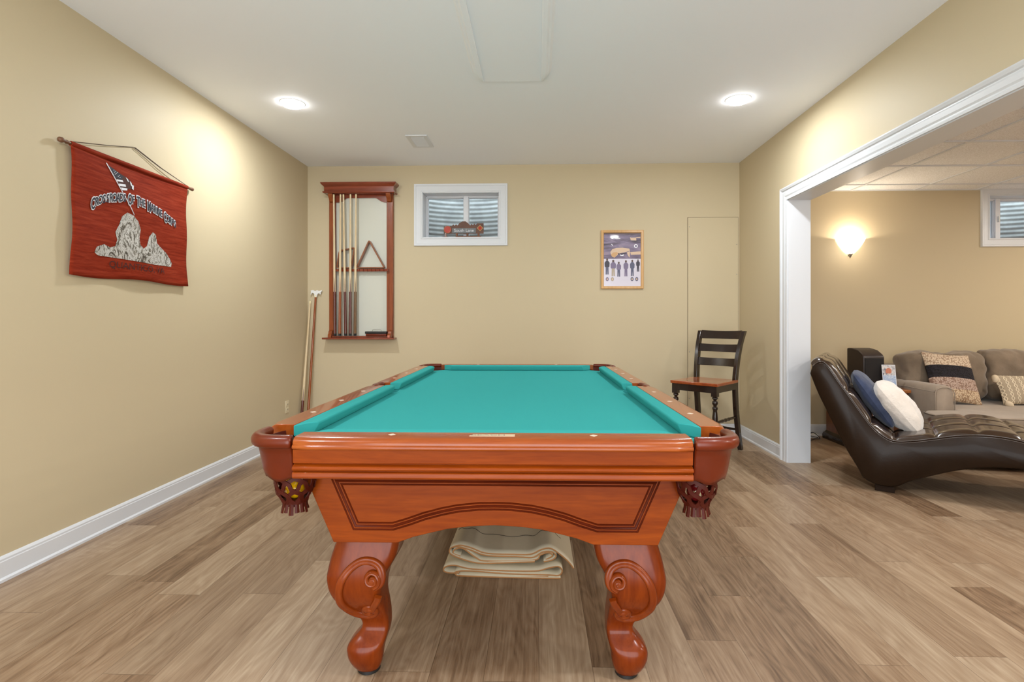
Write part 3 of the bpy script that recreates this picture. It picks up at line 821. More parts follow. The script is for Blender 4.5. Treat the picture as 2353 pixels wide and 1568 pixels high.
# ---- folded cover under the table
cv = thing('folded_cover', 'folded beige vinyl table cover lying on the floor under the pool table', 'cover', (-0.150, 2.43, 0.0))
def layer(pts, y0, y1, name, flare=0.0, skew=0.0):
    P = catmull([(x, 0, z) for x, z in pts], 8); n = len(P)
    m = MB()
    def fn(u, v):
        p = P[min(n-1, int(round(u*(n-1))))]; y = y0+(y1-y0)*v
        return (p.x+skew*v, y, max(0.003, p.z*(1-0.12*v)))
    m.sheet(fn, n-1, 14)
    o = m.build(name, [M['vinyl'], M['vinyl_back']], cv, smooth=180)
    q = o.modifiers.new('thick', 'SOLIDIFY'); q.thickness = 0.0065; q.offset = 0; q.material_offset_rim = 1
    return o
L1 = [(0.20, 0.010), (0.0, 0.006), (-0.18, 0.006), (-0.215, 0.014), (-0.21, 0.026), (-0.15, 0.030), (0.02, 0.020), (0.19, 0.018), (0.245, 0.016), (0.262, 0.036), (0.245, 0.055), (0.20, 0.048), (0.14, 0.034), (-0.02, 0.034), (-0.15, 0.040), (-0.22, 0.054), (-0.262, 0.046), (-0.268, 0.028), (-0.24, 0.020), (-0.20, 0.020)]
L1b = [(0.255, 0.006), (0.15, 0.006), (-0.05, 0.008), (-0.20, 0.012)]
L2 = [(0.19, 0.066), (0.22, 0.084), (0.20, 0.098), (0.165, 0.086), (0.13, 0.062), (-0.08, 0.056), (-0.13, 0.072), (-0.19, 0.112), (-0.225, 0.106), (-0.232, 0.088), (-0.20, 0.076)]
L2b = [(0.14, 0.060), (-0.02, 0.052), (-0.13, 0.052), (-0.235, 0.085), (-0.246, 0.112), (-0.215, 0.124), (-0.16, 0.112), (-0.08, 0.086), (0.06, 0.082), (0.13, 0.080), (0.175, 0.104), (0.215, 0.106), (0.236, 0.088), (0.22, 0.070), (0.18, 0.060)]
L3 = [(-0.235, 0.122), (-0.20, 0.132), (-0.15, 0.122), (-0.08, 0.098), (0.04, 0.094), (0.12, 0.096), (0.17, 0.118), (0.21, 0.124), (0.25, 0.100), (0.29, 0.066), (0.315, 0.034)]
layer(L1, 0.0, 0.72, 'cover_fold'); layer(L1b, -0.008, 0.70, 'cover_fold')
layer(L2b, 0.035, 0.74, 'cover_fold'); layer(L2, 0.045, 0.70, 'cover_fold')
top = layer(L3, 0.03, 0.76, 'cover_flap')
P = catmull([(x, 0, z) for x, z in L3], 8)
m = MB(); m.tube([(p.x, 0.03+0.21+0.012*math.sin(i*0.55), p.z*0.965+0.004) for i, p in enumerate(P) if p.x < 0.27], 0.0014, 6); m.build('stitched_seam', M['thread'], cv, smooth=180)

# ================================================================== BANNER
bn = thing('wall_banner', 'red cloth banner hanging by a cord from a wooden rod on the wall', 'banner', (XL, 3.115, 1.385))
BW, BH = 0.455, 0.655
def cloth_x(y, z):
    return 0.022+0.006*math.sin(y*11+1)*(1-z/BH)+0.004*math.sin(z*17+y*5)
m = MB()
def fn(u, v):
    y = (u*2-1)*(BW-0.012*math.sin(v*PI)+0.008*(1-v)); z = BH*v-0.012*math.sin(u*9)*(1-v)*0.5-0.002*math.sin(u*PI)*v
    return (cloth_x(y, z), y, z)
m.sheet(fn, 40, 30); cl = m.build('banner_cloth', M['banner'], bn, smooth=180, solid=0.004)
m = MB(); m.lathe([(0.0125, -0.455), (0.0125, 0.455)], 16, 'y', (0.022, 0, BH+0.004)); m.build('rod_sleeve', M['banner'], bn, smooth=60)
m = MB(); m.lathe([(0.0005, -0.525), (0.012, -0.520), (0.014, -0.507), (0.009, -0.495), (0.006, -0.49), (0.010, -0.48), (0.008, -0.47), (0.008, 0.47), (0.010, 0.48), (0.006, 0.49), (0.011, 0.50), (0.012, 0.512), (0.0005, 0.520)], 16, 'y', (0.022, 0, BH+0.004)); m.build('hanging_rod', M['rod'], bn, smooth=60)
m = MB()
m.tube([(0.022, -0.46, BH+0.012), (0.012, -0.2, BH+0.075), (0.006, -0.01, BH+0.126), (0.006, 0.01, BH+0.128), (0.012, 0.22, BH+0.068), (0.022, 0.47, BH+0.012)], 0.0022, 6)
m.tube([(0.030, 0.44, BH+0.012), (0.016, 0.2, BH+0.066), (0.008, 0.0, BH+0.124)], 0.0018, 6)
m.build('hanging_cord', M['cord'], bn, smooth=180)
OY, OZB = 3.115, 1.385
def flat_on_banner(pts, name, mat, lift=0.004, lev=2):
    """thin printed patch that follows the cloth"""
    from mathutils.geometry import tessellate_polygon
    P = [Vector((y-OY, z-OZB, 0)) for y, z in pts]
    tri = [[P[i] for i in t] for t in tessellate_polygon([P])]
    for _ in range(lev):
        nt = []
        for a, b, c in tri:
            ab, bc, ca = (a+b)/2, (b+c)/2, (c+a)/2; nt += [(a, ab, ca), (ab, b, bc), (ca, bc, c), (ab, bc, ca)]
        tri = nt
    m = MB()
    for t in tri: m.add([(cloth_x(p.x, p.y)+lift, p.x, p.y) for p in t], [(0, 1, 2)])
    return m.build(name, mat, cl, smooth=0)
flagp = [(2.888, 2.004), (2.93, 1.993), (2.979, 1.979), (3.018, 1.971), (3.052, 1.960), (3.081, 1.935), (3.075, 1.905), (3.058, 1.912), (3.040, 1.905), (3.020, 1.895), (2.993, 1.884), (2.962, 1.923), (2.93, 1.956)]
flat_on_banner(flagp, 'printed_flag', M['ink_brown'], 0.004)
flat_on_banner([(2.888, 2.003), (2.93, 1.991), (2.975, 1.976), (3.000, 1.965), (2.990, 1.946), (2.944, 1.944), (2.93, 1.958)], 'flag_canton', M['ink_dark'], 0.005)
for (a, b, c, d) in (((2.948, 1.938), (2.995, 1.944), (3.000, 1.934), (2.954, 1.929)), ((2.965, 1.918), (3.015, 1.926), (3.019, 1.913), (2.971, 1.906)), ((2.980, 1.900), (3.028, 1.906), (3.026, 1.894), (2.990, 1.887)),
                     ((3.020, 1.968), (3.036, 1.962), (3.044, 1.945), (3.034, 1.948)), ((3.050, 1.955), (3.064, 1.945), (3.066, 1.925), (3.056, 1.932)), ((3.068, 1.938), (3.080, 1.933), (3.076, 1.908), (3.064, 1.914))):
    flat_on_banner([a, b, c, d], 'flag_stripe', M['ink_white'], 0.0055)
for k in range(9):
    y, z = 2.932+0.013*(k % 4)+0.004*(k//4), 1.984-0.010*(k//3)-0.003*(k % 4)
    flat_on_banner([(y-0.003, z), (y, z+0.003), (y+0.003, z), (y, z-0.003)], 'flag_star', M['ink_white'], 0.0065)
m = MB(); m.tube([(cloth_x(y-OY, z-OZB)+0.005, y-OY, z-OZB) for y, z in ((2.882, 2.010), (2.93, 1.952), (2.99, 1.880), (3.03, 1.835), (3.06, 1.80), (3.085, 1.765))], 0.0022, 6)
m.build('printed_flagpole', M['ink_white'], cl, smooth=180)
mound = [(2.805, 1.514), (2.817, 1.545), (2.867, 1.566), (2.909, 1.554), (2.945, 1.566), (2.962, 1.604), (2.952, 1.645), (2.980, 1.690), (3.000, 1.742), (3.035, 1.770), (3.080, 1.762), (3.118, 1.735), (3.140, 1.690), (3.130, 1.640), (3.135, 1.600), (3.160, 1.580), (3.190, 1.600), (3.212, 1.660), (3.240, 1.690), (3.268, 1.680), (3.281, 1.629), (3.330, 1.600), (3.370, 1.580), (3.405, 1.545), (3.423, 1.518), (3.413, 1.496), (3.242, 1.494), (3.001, 1.500), (2.827, 1.501)]
o = flat_on_banner(mound, 'printed_rock_peak', M['mound'], 0.004, 3); o['label'] = 'black and white printed rocky peak'
def arc_z(y):
    # letters follow the measured arch
    K = [(2.78, 1.745), (2.842, 1.781), (2.909, 1.808), (2.99, 1.826), (3.06, 1.832), (3.12, 1.833), (3.203, 1.823), (3.315, 1.797), (3.449, 1.752)]
    for (a, p), (b, q) in zip(K, K[1:]):
        if a <= y <= b: return p+(q-p)*(y-a)/(b-a)
    return K[0][1] if y < K[0][0] else K[-1][1]
caps = 'CROSSROADS OF THE MARINE CORPS'; big_i = {0, 11, 14, 18, 25}
def banner_text(offset, lift, mat, name):
    m = MB(); n = len(caps); adv = 0.668/n
    wid = {'I': 0.5, 'M': 1.25, ' ': 0.72, 'O': 1.05}
    tot = sum(wid.get(c, 1.0) for c in caps); x = 2.786
    for i, c in enumerate(caps):
        w = wid.get(c, 1.0)*0.664/tot
        if c != ' ':
            v, f = text_mesh(c, 0.036, offset); hs = 2.3 if i in big_i else 1.75; dz = -0.010 if i in big_i else 0
            VV = []
            for p in v:
                y = x+w/2+p[0]*1.06; z = arc_z(x+w/2+p[0])+dz+p[1]*hs-0.002
                VV.append((cloth_x(y-OY, z-OZB)+lift, y-OY, z-OZB))
            m.add(VV, f)
        x += w
    return m.build(name, mat, cl, smooth=0)
banner_text(0.0036, 0.0056, M['ink_white'], 'arched_lettering_outline')
banner_text(0.0008, 0.0076, M['ink_dark'], 'arched_lettering')
v, f = text_mesh('QUANTICO, VA', 0.052); m = MB()
m.add([(cloth_x(3.12+p[0]*1.18-OY, p[1]+1.446-OZB)+0.0075, 3.12+p[0]*1.18-OY, p[1]+1.446-OZB) for p in v], f); m.build('place_lettering', M['ink_black'], cl, smooth=0)

# ---- outlet
ol = thing('wall_outlet', 'ivory power outlet low on the banner wall', 'outlet', (XL, 5.07, 0.335))
m = MB(); m.box(0, 0.006, -0.036, 0.036, -0.058, 0.058); m.build('outlet_plate', M['plastic_ivory'], ol, bevel=0.003)
for z in (0.024, -0.024):
    m = MB(); m.box(0.005, 0.009, -0.017, 0.017, z-0.016, z+0.016); q = m.build('outlet_socket', M['plastic_ivory'], ol, bevel=0.003)
    m = MB(); m.box(0.0085, 0.0096, -0.008, -0.005, z-0.006, z+0.006); m.box(0.0085, 0.0096, 0.005, 0.008, z-0.006, z+0.006); m.build('socket_slot', M['black'], q, smooth=0)

# ================================================================== CUE RACK
RX = -1.797
rk = thing('cue_rack', 'cherry wood wall cue rack with crown moulding and pale backboard', 'cue rack', (RX, YB, 0.96))
H = 1.585
m = MB(); m.box(-0.28, 0.28, -0.012, 0.0, 0.02, 1.50); m.build('backboard', M['rack_board'], rk, smooth=0)['label'] = 'pale backboard'
for sx in (-1, 1):
    m = MB(); m.box(min(sx*0.264, sx*0.330), max(sx*0.264, sx*0.330), -0.040, 0.0, 0.02, 1.50); m.build('stile', M['rack_wood'], rk, bevel=0.004)
    m = MB(); m.prism([(-0.040, 1.478), (-0.105, 1.478), (-0.100, 1.455), (-0.078, 1.43), (-0.066, 1.405), (-0.040, 1.395)], min(sx*0.272, sx*0.318), max(sx*0.272, sx*0.318), 'x'); m.build('upper_corbel', M['rack_wood'], rk, bevel=0.002)
    m = MB(); m.prism([(-0.040, 0.018), (-0.098, 0.018), (-0.096, 0.045), (-0.080, 0.06), (-0.074, 0.085), (-0.040, 0.095)], min(sx*0.286, sx*0.322), max(sx*0.286, sx*0.322), 'x'); m.build('lower_corbel', M['rack_wood'], rk, bevel=0.002)
# crown: profile swept around three sides
cp = [(0.0, 0.0), (0.010, 0.0), (0.018, 0.008), (0.018, 0.016), (0.006, 0.022), (0.006, 0.066), (0.012, 0.072), (0.030, 0.090), (0.034, 0.098), (0.034, 0.105), (0.0, 0.105)]
m = MB()
cr_path = [(-0.348, 0.0), (-0.348, -0.105), (0.348, -0.105), (0.348, 0.0)]
R = []
for i, (x, y) in enumerate(cr_path):
    R.append([(x+math.copysign(a, x), y-(a if y < 0 else 0), 1.478+b) for a, b in cp])
m.rings(R); m.box(-0.349, 0.349, -0.106, 0.0, 1.479, 1.582); m.build('crown', M['rack_wood_x'], rk, smooth=25)
pts = [(-0.268, 1.478), (-0.268, 1.400), (-0.235, 1.400), (-0.20, 1.412), (-0.16, 1.440), (-0.14, 1.446), (0.14, 1.446), (0.16, 1.440), (0.20, 1.412), (0.235, 1.400), (0.268, 1.400), (0.268, 1.478)]
m = MB(); m.prism(pts, -0.030, -0.012, 'y'); m.build('arched_valance', M['rack_wood_x'], rk, bevel=0.001)
m = MB(); m.box(-0.372, 0.358, -0.125, 0.0, 0.0, 0.018); m.build('shelf', M['rack_wood_x'], rk, bevel=0.004)
m = MB(); m.box(-0.285, 0.285, -0.085, -0.012, 0.018, 0.034)
m.build('cue_rest', M['rack_wood_x'], rk, bevel=0.003)
cuex = [(-0.262, -0.246), (-0.193, -0.196), (-0.163, -0.137), (-0.091, -0.090), (-0.034, -0.041)]   # (top, bottom) local x
m = MB(); poly = [(-0.290, -0.040), (-0.290, -0.075)]
sl = [-0.25+0.042*k for k in range(13)]
for x in sl: poly += [(x-0.011, -0.075), (x-0.008, -0.064), (x+0.008, -0.064), (x+0.011, -0.075)]
poly += [(0.290, -0.075), (0.290, -0.040)]
m.prism(poly, 0.690, 0.716, 'z'); m.build('notched_bar', M['rack_wood_x'], rk, smooth=0)

def cue(name, p0, p1, butt, label, cat='cue', group='pool cues standing in the wall rack', butt_frac=0.31, r0=0.0148, r1=0.0085, points=True, shaft='maple'):
    """p0 butt end, p1 tip (world)"""
    p0 = Vector(p0); p1 = Vector(p1); d = p1-p0; L = d.length
    t = thing(name, label, cat, p0, 0, group); t.rotation_mode = 'QUATERNION'; t.rotation_quaternion = Vector((0, 0, 1)).rotation_difference(d)
    rz = lambda z: r0+(r1-r0)*z/L
    m = MB(); m.lathe([(0.0005, 0), (r0*0.9, 0), (r0, 0.006), (r0, 0.022)], 14); m.build('rubber_bumper', M['black'], t, smooth=50)
    m = MB(); m.lathe([(rz(0.022), 0.022), (rz(L*butt_frac), L*butt_frac)], 14)
    if points:
        for k in range(4):
            a = PI/2*k+0.4; R = []
            for z, w in ((L*butt_frac, 0.011), (L*(butt_frac+0.05), 0.0065), (L*(butt_frac+0.10), 0.0008)):
                r = rz(z)+0.0004; u = w/max(r, 0.001)/2
                R.append([(r*math.cos(a-u), r*math.sin(a-u), z), (r*1.03*math.cos(a), r*1.03*math.sin(a), z), (r*math.cos(a+u), r*math.sin(a+u), z)])
            m.rings(R)
    m.build('butt', M[butt], t, smooth=50)
    m = MB(); m.lathe([(rz(L*butt_frac), L*butt_frac), (r1, L-0.03)], 14); m.build('shaft', M[shaft], t, smooth=50)
    m = MB(); m.lathe([(r1, L-0.03), (r1, L-0.008), (r1*0.9, L-0.006), (0.0005, L)], 14); m.build('ferrule', M['ivory'], t, smooth=50)
    return t
lab = [('pool_cue', 'butt_red', 'pool cue with dark red butt beside the banner-side stile of the rack'),
       ('pool_cue', 'butt_orange', 'pool cue with orange-brown butt, second from the banner side'),
       ('pool_cue', 'butt_red', 'pool cue with dark butt in the middle of the five racked cues'),
       ('pool_cue', 'butt_red', 'pool cue with reddish butt between the middle cue and the brown one'),
       ('pool_cue', 'butt_brown', 'pool cue with olive brown butt closest to the wooden triangle')]
for (xt, xb), (nm, bt, lb) in zip(cuex, lab):
    cue(nm, (RX+xb, YB-0.100, 0.9965), (RX+xt*0.5+xb*0.5+ (xt-xb)*0.5, YB-0.089, 0.96+1.474), bt, lb)

def ringwood(name, pts, label, r=0.010, depth=0.05):
    o = thing(name, label, 'ball rack', (RX, YB-0.048, 0.96+0.7175), 0, 'wooden ball racks on the notched bar')
    P = catmull([(x, 0, z) for x, z in pts], 6, True)
    C = sum((Vector(p) for p in P), Vector())/len(P)
    m = MB(); n = len(P); R = []
    for i in range(n):
        t = (P[(i+1) % n]-P[i-1]).normalized(); o_ = Vector((0, 1, 0)).cross(t).normalized()
        if (P[i]-C).dot(o_) < 0: o_ = -o_
        R.append([P[i]+Vector((0, -0.024, 0)), P[i]+Vector((0, 0.024, 0)), P[i]-o_*0.012+Vector((0, 0.024, 0)), P[i]-o_*0.012+Vector((0, -0.024, 0))])
    m.rings(R, loop=True); m.build('rack_frame', M['tri_wood'], o, smooth=40, bevel=0.002)
    return o
def rounded(poly, f=0.14):
    out = []; n = len(poly)
    for i in range(n):
        a, b, c = Vector(poly[i-1]), Vector(poly[i]), Vector(poly[(i+1) % n])
        la = min(0.03, (a-b).length*f*2); lc_ = min(0.03, (c-b).length*f*2)
        out += [tuple(b+(a-b).normalized()*la*2.4), tuple(b+(a-b).normalized()*la), tuple(b+(a-b).normalized()*la*0.25+(c-b).normalized()*lc_*0.25), tuple(b+(c-b).normalized()*lc_), tuple(b+(c-b).normalized()*lc_*2.4)]
    return out
ringwood('triangle_rack', rounded([(-0.045, 0.004), (0.258, 0.004), (0.092, 0.300)]), 'wooden triangle ball rack standing point up on the rack bar')
ringwood('diamond_rack', rounded([(-0.246, 0.004), (-0.085, 0.004), (-0.050, 0.222), (-0.218, 0.188)]), 'wooden diamond ball rack leaning behind the racked cues')
br = thing('table_brush', 'black bristle table brush with wire grip on the rack shelf', 'brush', (-1.625, YB-0.075, 0.9945))
m = MB(); m.box(-0.105, 0.105, -0.026, 0.026, 0.0, 0.022)
m.build('wooden_back', M['leather_red'], br, bevel=0.004)
m = MB(); m.box(-0.112, 0.108, -0.030, 0.030, 0.022, 0.046)
m.build('bristles', M['black'], br, bevel=0.004)
m = MB(); m.tube(catmull([(-0.045, 0, 0.044), (-0.040, 0, 0.060), (-0.02, 0, 0.064), (0.03, 0, 0.064), (0.045, 0, 0.058), (0.05, 0, 0.044)], 5), 0.0025, 6); m.build('wire_grip', M['chrome'], br, smooth=180)
cb_ = MB(); cb_.box(-0.011, 0.011, -0.011, 0.011, 0, 0.022)
tag(cb_.build('chalk_cube', plain('pink_chalk', rgb(196, 120, 100), 0.9), bevel=0.002, loc=(-1.492, YB-0.108, 0.9785)), 'small pink cue chalk cube at the end of the rack shelf', 'chalk')

# ---- corner sticks
t = cue('bridge_stick', (-2.315, 5.400, 0.0), (-2.268, 5.512, 1.42), 'butt_orange', 'long brown bridge stick with white bridge head leaning in the corner', 'bridge stick', None, 0.55, 0.0135, 0.0100, False, 'butt_orange')
t['category'] = 'bridge stick'
L = (Vector((-2.268, 5.512, 1.42))-Vector((-2.315, 5.400, 0))).length
m = MB()
for q in (Vector((-0.062, 0)),):
    poly = [(-0.056, 0.028), (-0.050, 0.018), (-0.054, -0.012), (-0.047, -0.014), (-0.040, 0.006), (-0.016, -0.002), (-0.012, -0.034), (0.012, -0.034), (0.018, -0.004), (0.034, 0.004), (0.046, -0.010), (0.052, -0.006), (0.050, 0.010), (0.066, 0.030), (0.060, 0.036), (0.030, 0.026), (0.012, 0.036), (-0.008, 0.024), (-0.03, 0.036)]
    m.prism([(a, b+L+0.008) for a, b in poly], -0.008, 0.008, 'y')
m.build('bridge_head', M['plastic_white'], t, bevel=0.002)
cue('pool_cue', (-2.338, 5.300, 0.0), (-2.330, 5.520, 1.355), 'butt_red', 'spare pool cue leaning in the corner beside the bridge stick', 'cue', None, 0.26)

# ================================================================== POSTER
ps = thing('framed_poster', 'framed print of an aircraft above six standing figures on the wall', 'framed picture', (0.861, YB, 1.768))
fw_, fh_ = 0.2135, 0.2965
m = MB(); m.sweep([(-fw_, 0, -fh_), (-fw_, 0, fh_), (fw_, 0, fh_), (fw_, 0, -fh_)], (0, -1, 0), [(0, 0), (0, 0.020), (-0.006, 0.024), (-0.022, 0.020), (-0.028, 0.012), (-0.028, 0)], True)
m.build('picture_frame', M['pine'], ps, smooth=25)
iw, ih = 0.186, 0.269
m = MB(); m.box(-iw, iw, -0.009, -0.001, -ih, ih); sheet = m.build('print_sheet', plain('pale_print_paper', rgb(216, 210, 224), 0.25, coat=0.4), ps, smooth=0)
def pp(px, py): return (-iw+(px-175)/(1050-175)*2*iw, ih-(py-140)/(1395-140)*2*ih)
def patch(pts, mat, lift, name):
    m = MB(); P = [pp(*p) for p in pts]; m.prism(P, -0.009-lift-0.0004, -0.009-lift, 'y'); return m.build(name, mat, sheet, smooth=0)
def sky_mat():
    t = NT('dusk_sky_print'); v = t.coord('Object', (2.2, 1, 16))
    t.l(t.ramp(t.noise(v, 1.6, 5, 0.6, 0.6), [(0.34, rgb(60, 46, 62)), (0.48, rgb(112, 96, 124)), (0.60, rgb(140, 124, 150)), (0.72, rgb(176, 140, 140))]), t.b.inputs['Base Color'])
    t.b.inputs['Roughness'].default_value = 0.3; t.b.inputs['Coat Weight'].default_value = 0.4; return t.m
PI_ = {k: plain('print_'+k, c, 0.35) for k, c in dict(cream=rgb(214, 184, 156), amber=rgb(206, 160, 110), white=rgb(240, 240, 244), dark=rgb(52, 44, 60), purple=rgb(120, 106, 136), blue=rgb(84, 84, 110), tan=rgb(176, 160, 140), brown=rgb(84, 58, 52)).items()}
patch([(175, 140), (1050, 140), (1050, 750), (175, 750)], sky_mat(), 0.0, 'printed_sky')
patch([(175, 140), (1050, 140), (1050, 172), (175, 172)], PI_['brown'], 0.0005, 'printed_sky_band')
patch([(330, 590), (380, 520), (480, 492), (620, 488), (780, 510), (796, 560), (700, 590), (560, 620), (500, 660), (430, 722), (370, 700), (345, 650)], PI_['cream'], 0.0010, 'printed_aircraft')
patch([(345, 650), (400, 600), (480, 590), (520, 620), (470, 680), (425, 722), (370, 700)], PI_['amber'], 0.0015, 'aircraft_nose')
patch([(720, 600), (796, 570), (790, 725), (750, 680)], PI_['cream'], 0.0012, 'aircraft_fin')
patch([(575, 640), (620, 622), (720, 600), (700, 625), (640, 640)], PI_['dark'], 0.0016, 'aircraft_shadow')
patch([(550, 640), (600, 668), (655, 640), (640, 680), (575, 682)], PI_['white'], 0.0018, 'aircraft_engine')
patch([(510, 625), (540, 615), (550, 655), (520, 660)], PI_['dark'], 0.0018, 'aircraft_intake')
patch([(455, 495), (490, 425), (520, 430), (550, 490)], PI_['purple'], 0.0011, 'aircraft_tail')
patch([(420, 268), (480, 250), (560, 262), (570, 280), (480, 284)], PI_['white'], 0.0012, 'sky_highlight')
patch([(795, 240), (830, 256), (940, 250), (945, 320), (815, 316)], PI_['cream'], 0.0012, 'distant_aircraft')
patch([(940, 240), (1040, 236), (1042, 262), (945, 262)], PI_['cream'], 0.0012, 'distant_wing')
patch([(800, 592), (1050, 575), (1050, 650), (820, 660)], PI_['cream'], 0.0008, 'lit_cloud')
patch([(345, 395), (372, 405), (398, 440), (375, 440)], PI_['white'], 0.0012, 'sky_spark')
def disc(cx, cy, rx, ry, mat, lift, name, n=18):
    patch([(cx+rx*math.cos(2*PI*k/n), cy+ry*math.sin(2*PI*k/n)) for k in range(n)], mat, lift, name)
disc(935, 450, 46, 46, PI_['white'], 0.0012, 'round_emblem'); disc(935, 450, 26, 26, PI_['purple'], 0.0017, 'round_emblem_centre')
def figure(cx, y0, y1, w, top, bot):
    h = y1-y0; nm = 'printed_figure'
    disc(cx, y0+h*0.07, w*0.20, h*0.075, PI_['brown'], 0.0012, nm)
    patch([(cx-w*0.22, y0+h*0.14), (cx+w*0.22, y0+h*0.14), (cx+w*0.5, y0+h*0.26), (cx+w*0.46, y0+h*0.50), (cx+w*0.26, y0+h*0.55), (cx-w*0.26, y0+h*0.55), (cx-w*0.46, y0+h*0.50), (cx-w*0.5, y0+h*0.26)], PI_[top], 0.0010, nm)
    patch([(cx-w*0.28, y0+h*0.53), (cx+w*0.28, y0+h*0.53), (cx+w*0.30, y1), (cx+w*0.06, y1), (cx, y0+h*0.68), (cx-w*0.06, y1), (cx-w*0.30, y1)], PI_[bot], 0.0011, nm)
figure(255, 745, 1120, 120, 'dark', 'blue'); figure(400, 775, 1160, 130, 'purple', 'tan'); figure(530, 820, 1170, 110, 'purple', 'blue')
figure(700, 785, 1165, 115, 'purple', 'purple'); figure(850, 775, 1160, 110, 'blue', 'blue'); figure(985, 765, 1055, 90, 'dark', 'dark')
for cx, k in ((258, 'purple'), (380, 'tan'), (845, 'blue'), (955, 'blue')):
    disc(cx, 1230, 36, 48, PI_[k], 0.0010, 'printed_badge'); disc(cx, 1230, 17, 22, PI_['cream'], 0.0014, 'badge_centre')

# ================================================================== CHAIR
ch = thing('counter_chair', 'dark ladder-back counter chair with reddish brown wooden seat', 'chair', (1.470, 4.815, 0), math.radians(-43))
SH = 0.632
m = MB()
def seat(u, v):
    x = (u*2-1)*(0.205+0.012*(1-v)); y = (v*2-1)*0.215
    dip = 0.008*max(0, 1-((x/0.17)**2))*max(0, 1-((y-0.02)/0.17)**2)
    return (x, y, SH-dip-0.002)
top_ = [seat(i/10, j/10) for j in range(11) for i in range(11)]
fs = [(j*11+i, j*11+i+1, (j+1)*11+i+1, (j+1)*11+i) for j in range(10) for i in range(10)]
m.add(top_, fs)
bt_ = [(p[0]*0.99, p[1]*0.99, SH-0.028) for p in top_]; m.add(bt_, [tuple(reversed(q)) for q in fs])
per = [i for i in range(11)]+[11*j+10 for j in range(1, 11)]+[110+i for i in range(9, -1, -1)]+[11*j for j in range(9, 0, -1)]
m.f += [[per[k], per[(k+1) % len(per)], per[(k+1) % len(per)]+121, per[k]+121] for k in range(len(per))]; m.mi += [0]*len(per)
m.build('seat', M['seat_wood'], ch, smooth=50, bevel=0.004)
for sx in (-1, 1):
    P = catmull([(sx*0.188, 0.300, 0.0), (sx*0.184, 0.262, 0.15), (sx*0.180, 0.225, 0.36), (sx*0.180, 0.205, 0.56), (sx*0.182, 0.208, 0.66), (sx*0.188, 0.232, 0.80), (sx*0.196, 0.275, 0.94), (sx*0.206, 0.335, 1.058)], 6)
    m = MB(); R = []
    for i, p in enumerate(P):
        w = 0.017; d = 0.023+0.006*math.sin(min(1, i/len(P)*1.0)*PI)
        R.append([p+Vector((a*w, b*d, 0)) for a, b in ((-1, -1), (1, -1), (1, 1), (-1, 1))])
    m.rings(R); m.build('rear_leg', M['black_wood'], ch, smooth=40, bevel=0.004)
    m = MB(); m.box(sx*0.178-0.024, sx*0.178+0.024, -0.208, -0.160, 0.520, SH-0.028)
    pr = [(0.010, 0.522), (0.022, 0.514), (0.024, 0.505), (0.014, 0.494), (0.012, 0.488), (0.022, 0.478), (0.024, 0.462), (0.016, 0.448), (0.012, 0.440), (0.021, 0.430), (0.023, 0.420), (0.016, 0.405), (0.019, 0.385), (0.023, 0.34), (0.023, 0.24), (0.020, 0.20), (0.024, 0.192), (0.020, 0.184), (0.018, 0.16), (0.015, 0.05), (0.020, 0.03), (0.017, 0.0)]
    m.lathe(pr, 20, 'z', (sx*0.178, -0.184, 0)); m.build('front_leg', M['black_wood'], ch, smooth=50)
def turned(a, b, r, name='stretcher'):
    a = Vector(a); b = Vector(b); N_ = 24; P = []; rr = []
    for i in range(N_+1):
        t = i/N_; P.append(a+(b-a)*t); s = abs(t-0.5)*2
        rr.append(r*(0.55+0.45*(1-s**2))*(1+0.18*math.cos(t*40)*(1 if s < 0.35 else 0)))
    m = MB(); m.tube(P, rr, 10); m.build(name, M['black_wood'], ch, smooth=60)
turned((-0.178, -0.184, 0.30), (-0.180, 0.232, 0.30), 0.014); turned((0.178, -0.184, 0.30), (0.180, 0.232, 0.30), 0.014)
turned((-0.178, -0.184, 0.20), (0.178, -0.184, 0.20), 0.015); turned((-0.182, 0.255, 0.185), (0.182, 0.255, 0.185), 0.014)
m = MB()
for a in ((-0.17, 0.17, -0.206, -0.188), (-0.17, 0.17, 0.190, 0.206), (-0.200, -0.182, -0.19, 0.20), (0.182, 0.200, -0.19, 0.20)): m.box(*a, 0.548, SH-0.028)
m.build('seat_apron', M['black_wood'], ch, bevel=0.002, smooth=0)
for z0, z1, y0, y1 in ((0.742, 0.815, 0.214, 0.232), (0.868, 0.940, 0.246, 0.272), (0.985, 1.062, 0.290, 0.330)):
    m = MB(); R = []
    for k in range(13):
        t = -1+2*k/12; x = t*0.190; cur = 0.026*(1-t*t); rise = 0.006*(1-t*t)
        R.append([(x, y0+cur-0.007, z0), (x, y0+cur+0.007, z0), (x, y1+cur+0.007, z1-rise), (x, y1+cur-0.007, z1-rise)])
    m.rings(R); m.build('back_slat', M['black_wood'], ch, smooth=40, bevel=0.003)

